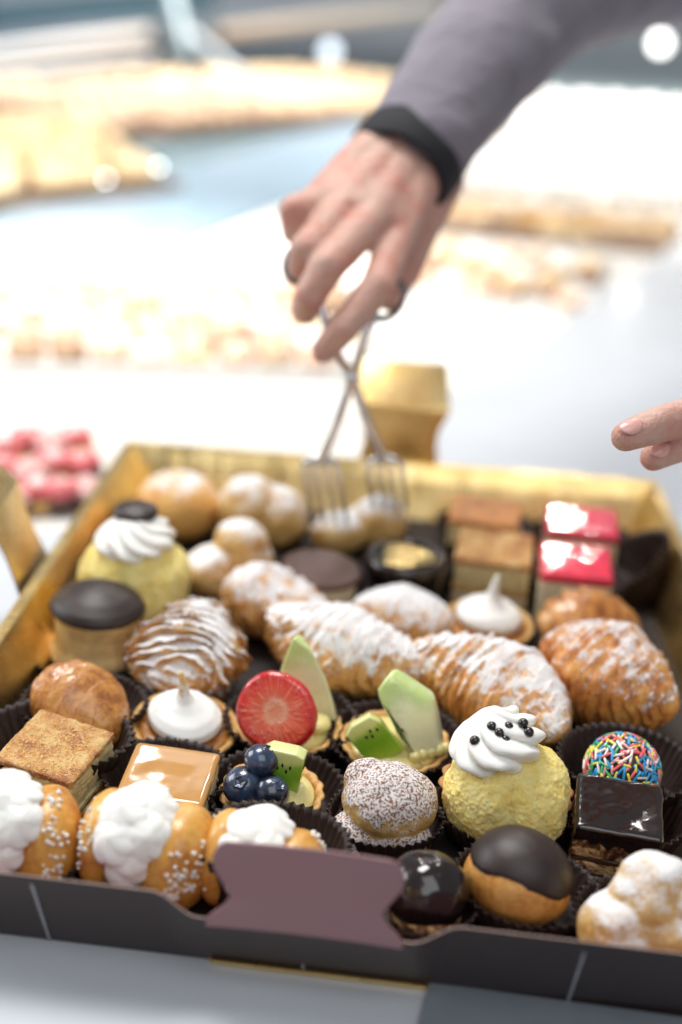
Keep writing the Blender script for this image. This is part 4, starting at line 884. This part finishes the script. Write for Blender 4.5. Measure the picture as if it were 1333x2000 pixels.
scatter(T, 15, 9, 126, 76, [mesh('small_bake', *blob((4.0, 3.6, 2.6), (0, 0, 2.3), 3, ((.5, .5, 2),), s), M_orange) for s in (4, 5, 6)], 'small_bake', 'small orange brown bake on the long tray behind the rolls', 'small bake', 'orange bakes on the long far tray', .8, skip=.1)
T = dtray('display_tray', 600, 208, 150, 80, 62, 'far tray of pale golden bakes behind the hand', M_bplate, 3)
scatter(T, 17, 8, 146, 76, [mesh('golden_bake', *blob((4.3, 4.2, 2.8), (0, 0, 2.5), 3, ((.5, .5, 2),), s), mt) for s, mt in ((7, M_roll), (8, M_roll), (9, M_orange))], 'golden_bake', 'pale golden bake on the far tray behind the sleeve', 'small bake', 'golden bakes on the far tray', .8, skip=.1)
T = dtray('display_tray', 1080, 475, 44, 15, -9, 'narrow tray of brown and cream squares right of the hand', M_bplate, 10)
scatter(T, 9, 3, 42, 13.5, [mesh('cake_piece', *softbox(4.2, 4.0, 2.4, .4, 6, .15, .8, s, (0, 0, 1.2)), mt) for s, mt in ((1, M_orange), (2, M_roll), (3, M_short))], 'cake_piece', 'blurred tan cake piece on the narrow tray right of the hand', 'cake piece', 'cake pieces right of the hand', .3, skip=.08)
T = dtray('display_tray', 1130, 385, 66, 52, -4, 'white tray of sugared buns under the sleeve at the right', M_plate, 20)
scatter(T, 9, 7, 62, 48, [mesh('white_bun', *blob((3.3, 3.2, 2.2), (0, 0, 2.0), 3, ((.3, .6, 2),), s), M_wbun) for s in (9, 10)], 'white_bun', 'blurred white sugared bun under the sleeve at the right', 'bun', 'white sugared buns at the right', .4)
T = dtray('display_tray', 330, 690, 46, 28, 12, 'white tray of pale peach pastries in the bright area left of the tongs', M_plate, 8)
scatter(T, 10, 6, 44, 26, [mesh('peach_pastry', *blob((2.1, 2.0, 1.3), (0, 0, 1.2), 3, ((.2, .8, 2),), s), mt) for s, mt in ((11, M_peach), (12, M_wbun), (13, M_roll), (14, M_peach), (15, M_orange))], 'peach_pastry', 'washed out peach pastry in the bright area left of the tongs', 'small pastry', 'pale peach pastries left of the tongs', .3, skip=.1)
T = dtray('display_tray', 985, 585, 27, 22, -16, 'white tray of washed out pastries between the hand and the white counter', M_plate, 8)
scatter(T, 6, 5, 26, 20, [mesh('pale_pastry', *blob((2.1, 2.0, 1.3), (0, 0, 1.2), 3, ((.2, .8, 2),), s), mt) for s, mt in ((14, M_peach), (15, M_orange), (16, M_roll), (17, M_wbun))], 'pale_pastry', 'washed out pastry between the hand and the white counter', 'small pastry', 'pale pastries behind the white counter', .3, skip=.1)
# red topped tarts close behind the left wall
M_pinkcream = plain('pink_cream', (.88, .50, .46), .4, .2, .8)
rd = random.Random(4); protos = []
for k in range(3):
    r_ = thing('red_berry_tart', 'x', 'fruit tart', (0, 0, 0)); protos.append(r_)
    tart_shell(r_, 2.0, 1.2, (M_milkchoc, M_short, M_milkchoc)[k], 3 + k)
    if k < 2:
        for q in range(5): mesh('strawberry', *blob((.75, .7, .8), (1.05 * cos(q * 1.256), 1.05 * sin(q * 1.256), 1.7), 3, ((.12, 1.2, 1),), q), M_red, r_)
        mesh('cream_dot', *blob((.8, .8, .7), (0, 0, 2.0), 3, ((.1, 1, 1),), 4), M_cream if k else M_pinkcream, r_)
    else: rosette(r_, (0, 0, 1.1), 1.7, 1.6, 7, 1.4, mat=M_pinkcream, name='pink_swirl')
n_ = 0
for i in range(5):
    for j in range(3):
        p = atz(2 + i * 47 - j * 12 + rd.uniform(-7, 7), 1035 - j * 52 - i * 5 + rd.uniform(-8, 8), SHZ); src = protos[(i * 2 + j) % 3]
        if n_ < 3 and not src.get('used'): r_ = src; r_['used'] = 1
        else:
            r_ = src.copy(); SC.collection.objects.link(r_)
            for ch in list(src.children): c_ = ch.copy(); SC.collection.objects.link(c_); c_.parent = r_
        r_.location = (p[0] - .012, p[1] + .006, SHZ + .0075); r_.rotation_euler = (0, 0, rd.uniform(0, 6)); n_ += 1
        swirl = protos.index(src) == 2
        tag(r_, 'blurred pink cream swirl tart among the red ones behind the left wall' if swirl else 'blurred red strawberry topped tart just behind the left wall of the tray', 'fruit tart', 'red and pink tarts behind the left wall')
for o in protos:
    if 'used' in o: del o['used']
for o in SC.objects:
    if o.parent is None and 'used' in o: del o['used']
# glass and metal rails of the display case
def rail(name, a, b, w, h, mat, label, cat):
    a = Vector(a); b = Vector(b); d = b - a; V, fs = softbox(d.length * 100, w, h, min(w, h) * .3, 3, 0)
    o = mesh(name, V, fs, mat); o.location = (a + b) / 2; o.rotation_euler = d.to_track_quat('X', 'Z').to_euler(); return tag(o, label, cat)
def rp(x, y, d): return tuple(float(v) for v in wp(x, y, d))
M_wm = plain('white_metal', (.85, .84, .82), .3); M_bm = plain('blue_grey_metal', (.16, .21, .27), .3); M_dk = plain('dark_teal_metal', (.02, .07, .10), .25)
rail('case_rail', rp(-150, 152, 2.9), rp(300, 105, 3.2), 2, 2.6, M_wm, 'lowest white rail at the upper left, under the grey one', 'rail')
rail('case_rail', rp(-150, 118, 3.0), rp(290, 62, 3.3), 2, 3.6, M_wm, 'middle white rail crossing the upper left of the picture', 'rail')
rail('case_rail', rp(-150, 88, 3.05), rp(820, 0, 3.9), 2, 4, M_bm, 'blue grey rail above the white rails at the upper left', 'rail')
rail('case_rail', rp(-150, 38, 3.3), rp(420, 5, 3.7), 2, 8, M_dk, 'topmost dark teal rail at the upper left corner', 'rail')
rail('case_rail', rp(430, 62, 3.3), rp(860, 12, 3.7), 2, 3.6, plain('warm_metal', (.62, .52, .42), .3), 'warm beige rail running to the sleeve at the top', 'rail')
rail('case_strut', rp(370, 60, 3.1), rp(505, 180, 2.8), 2, 2.2, plain('pale_metal', (.6, .66, .7), .3), 'thin pale diagonal strut behind the rails', 'strut')
rail('case_strut', rp(330, -30, 3.0), rp(370, 140, 2.9), 3, 7, plain('smoked_glass_post', (.25, .36, .40), .2, coat=.5), 'broad grey green upright between the rails at the top', 'strut')
rail('glass_divider', rp(-80, 462, 1.75), rp(235, 362, 2.1), .8, 2.2, M_teal, 'teal glass divider edge in front of the pale rolls', 'divider')
for k, (x, y) in enumerate(((208, 350), (310, 326), (178, 432), (1290, 85), (645, 100), (1180, 1)) [:5]):
    o = mesh('led_bulb', ico(3)[0] * (.35 if k < 3 else 1.9), ico(3)[1], M_glow2 if k == 4 else M_glow3 if k == 3 else M_glow); o.location = rp(x, y, 1.75 if k < 3 else 2.3); tag(o, ['tiny bright bulb in front of the rolls', 'tiny bright bulb just right of the rolls', 'tiny bright bulb below the rolls', 'large bright glow at the upper right corner', 'large bright glow left of the sleeve'][k], 'bulb')  # glowing balls added to make the blurred bright circles
TRAYCATS = {'cream puff', 'sugared pastry', 'cake square', 'fruit tart', 'meringue tart', 'shell pastry', 'croissant', 'chocolate pastry', 'chocolate cake', 'sponge cake', 'paper cup'}
for o in list(SC.objects):        # pastries from the third row back are slightly fuller
    if o.parent is None and o.get('category') in TRAYCATS and .60 < o.location.y < .985 and abs(o.location.x) < .19: o.scale = o.scale * 1.07
bpy.context.view_layer.update()
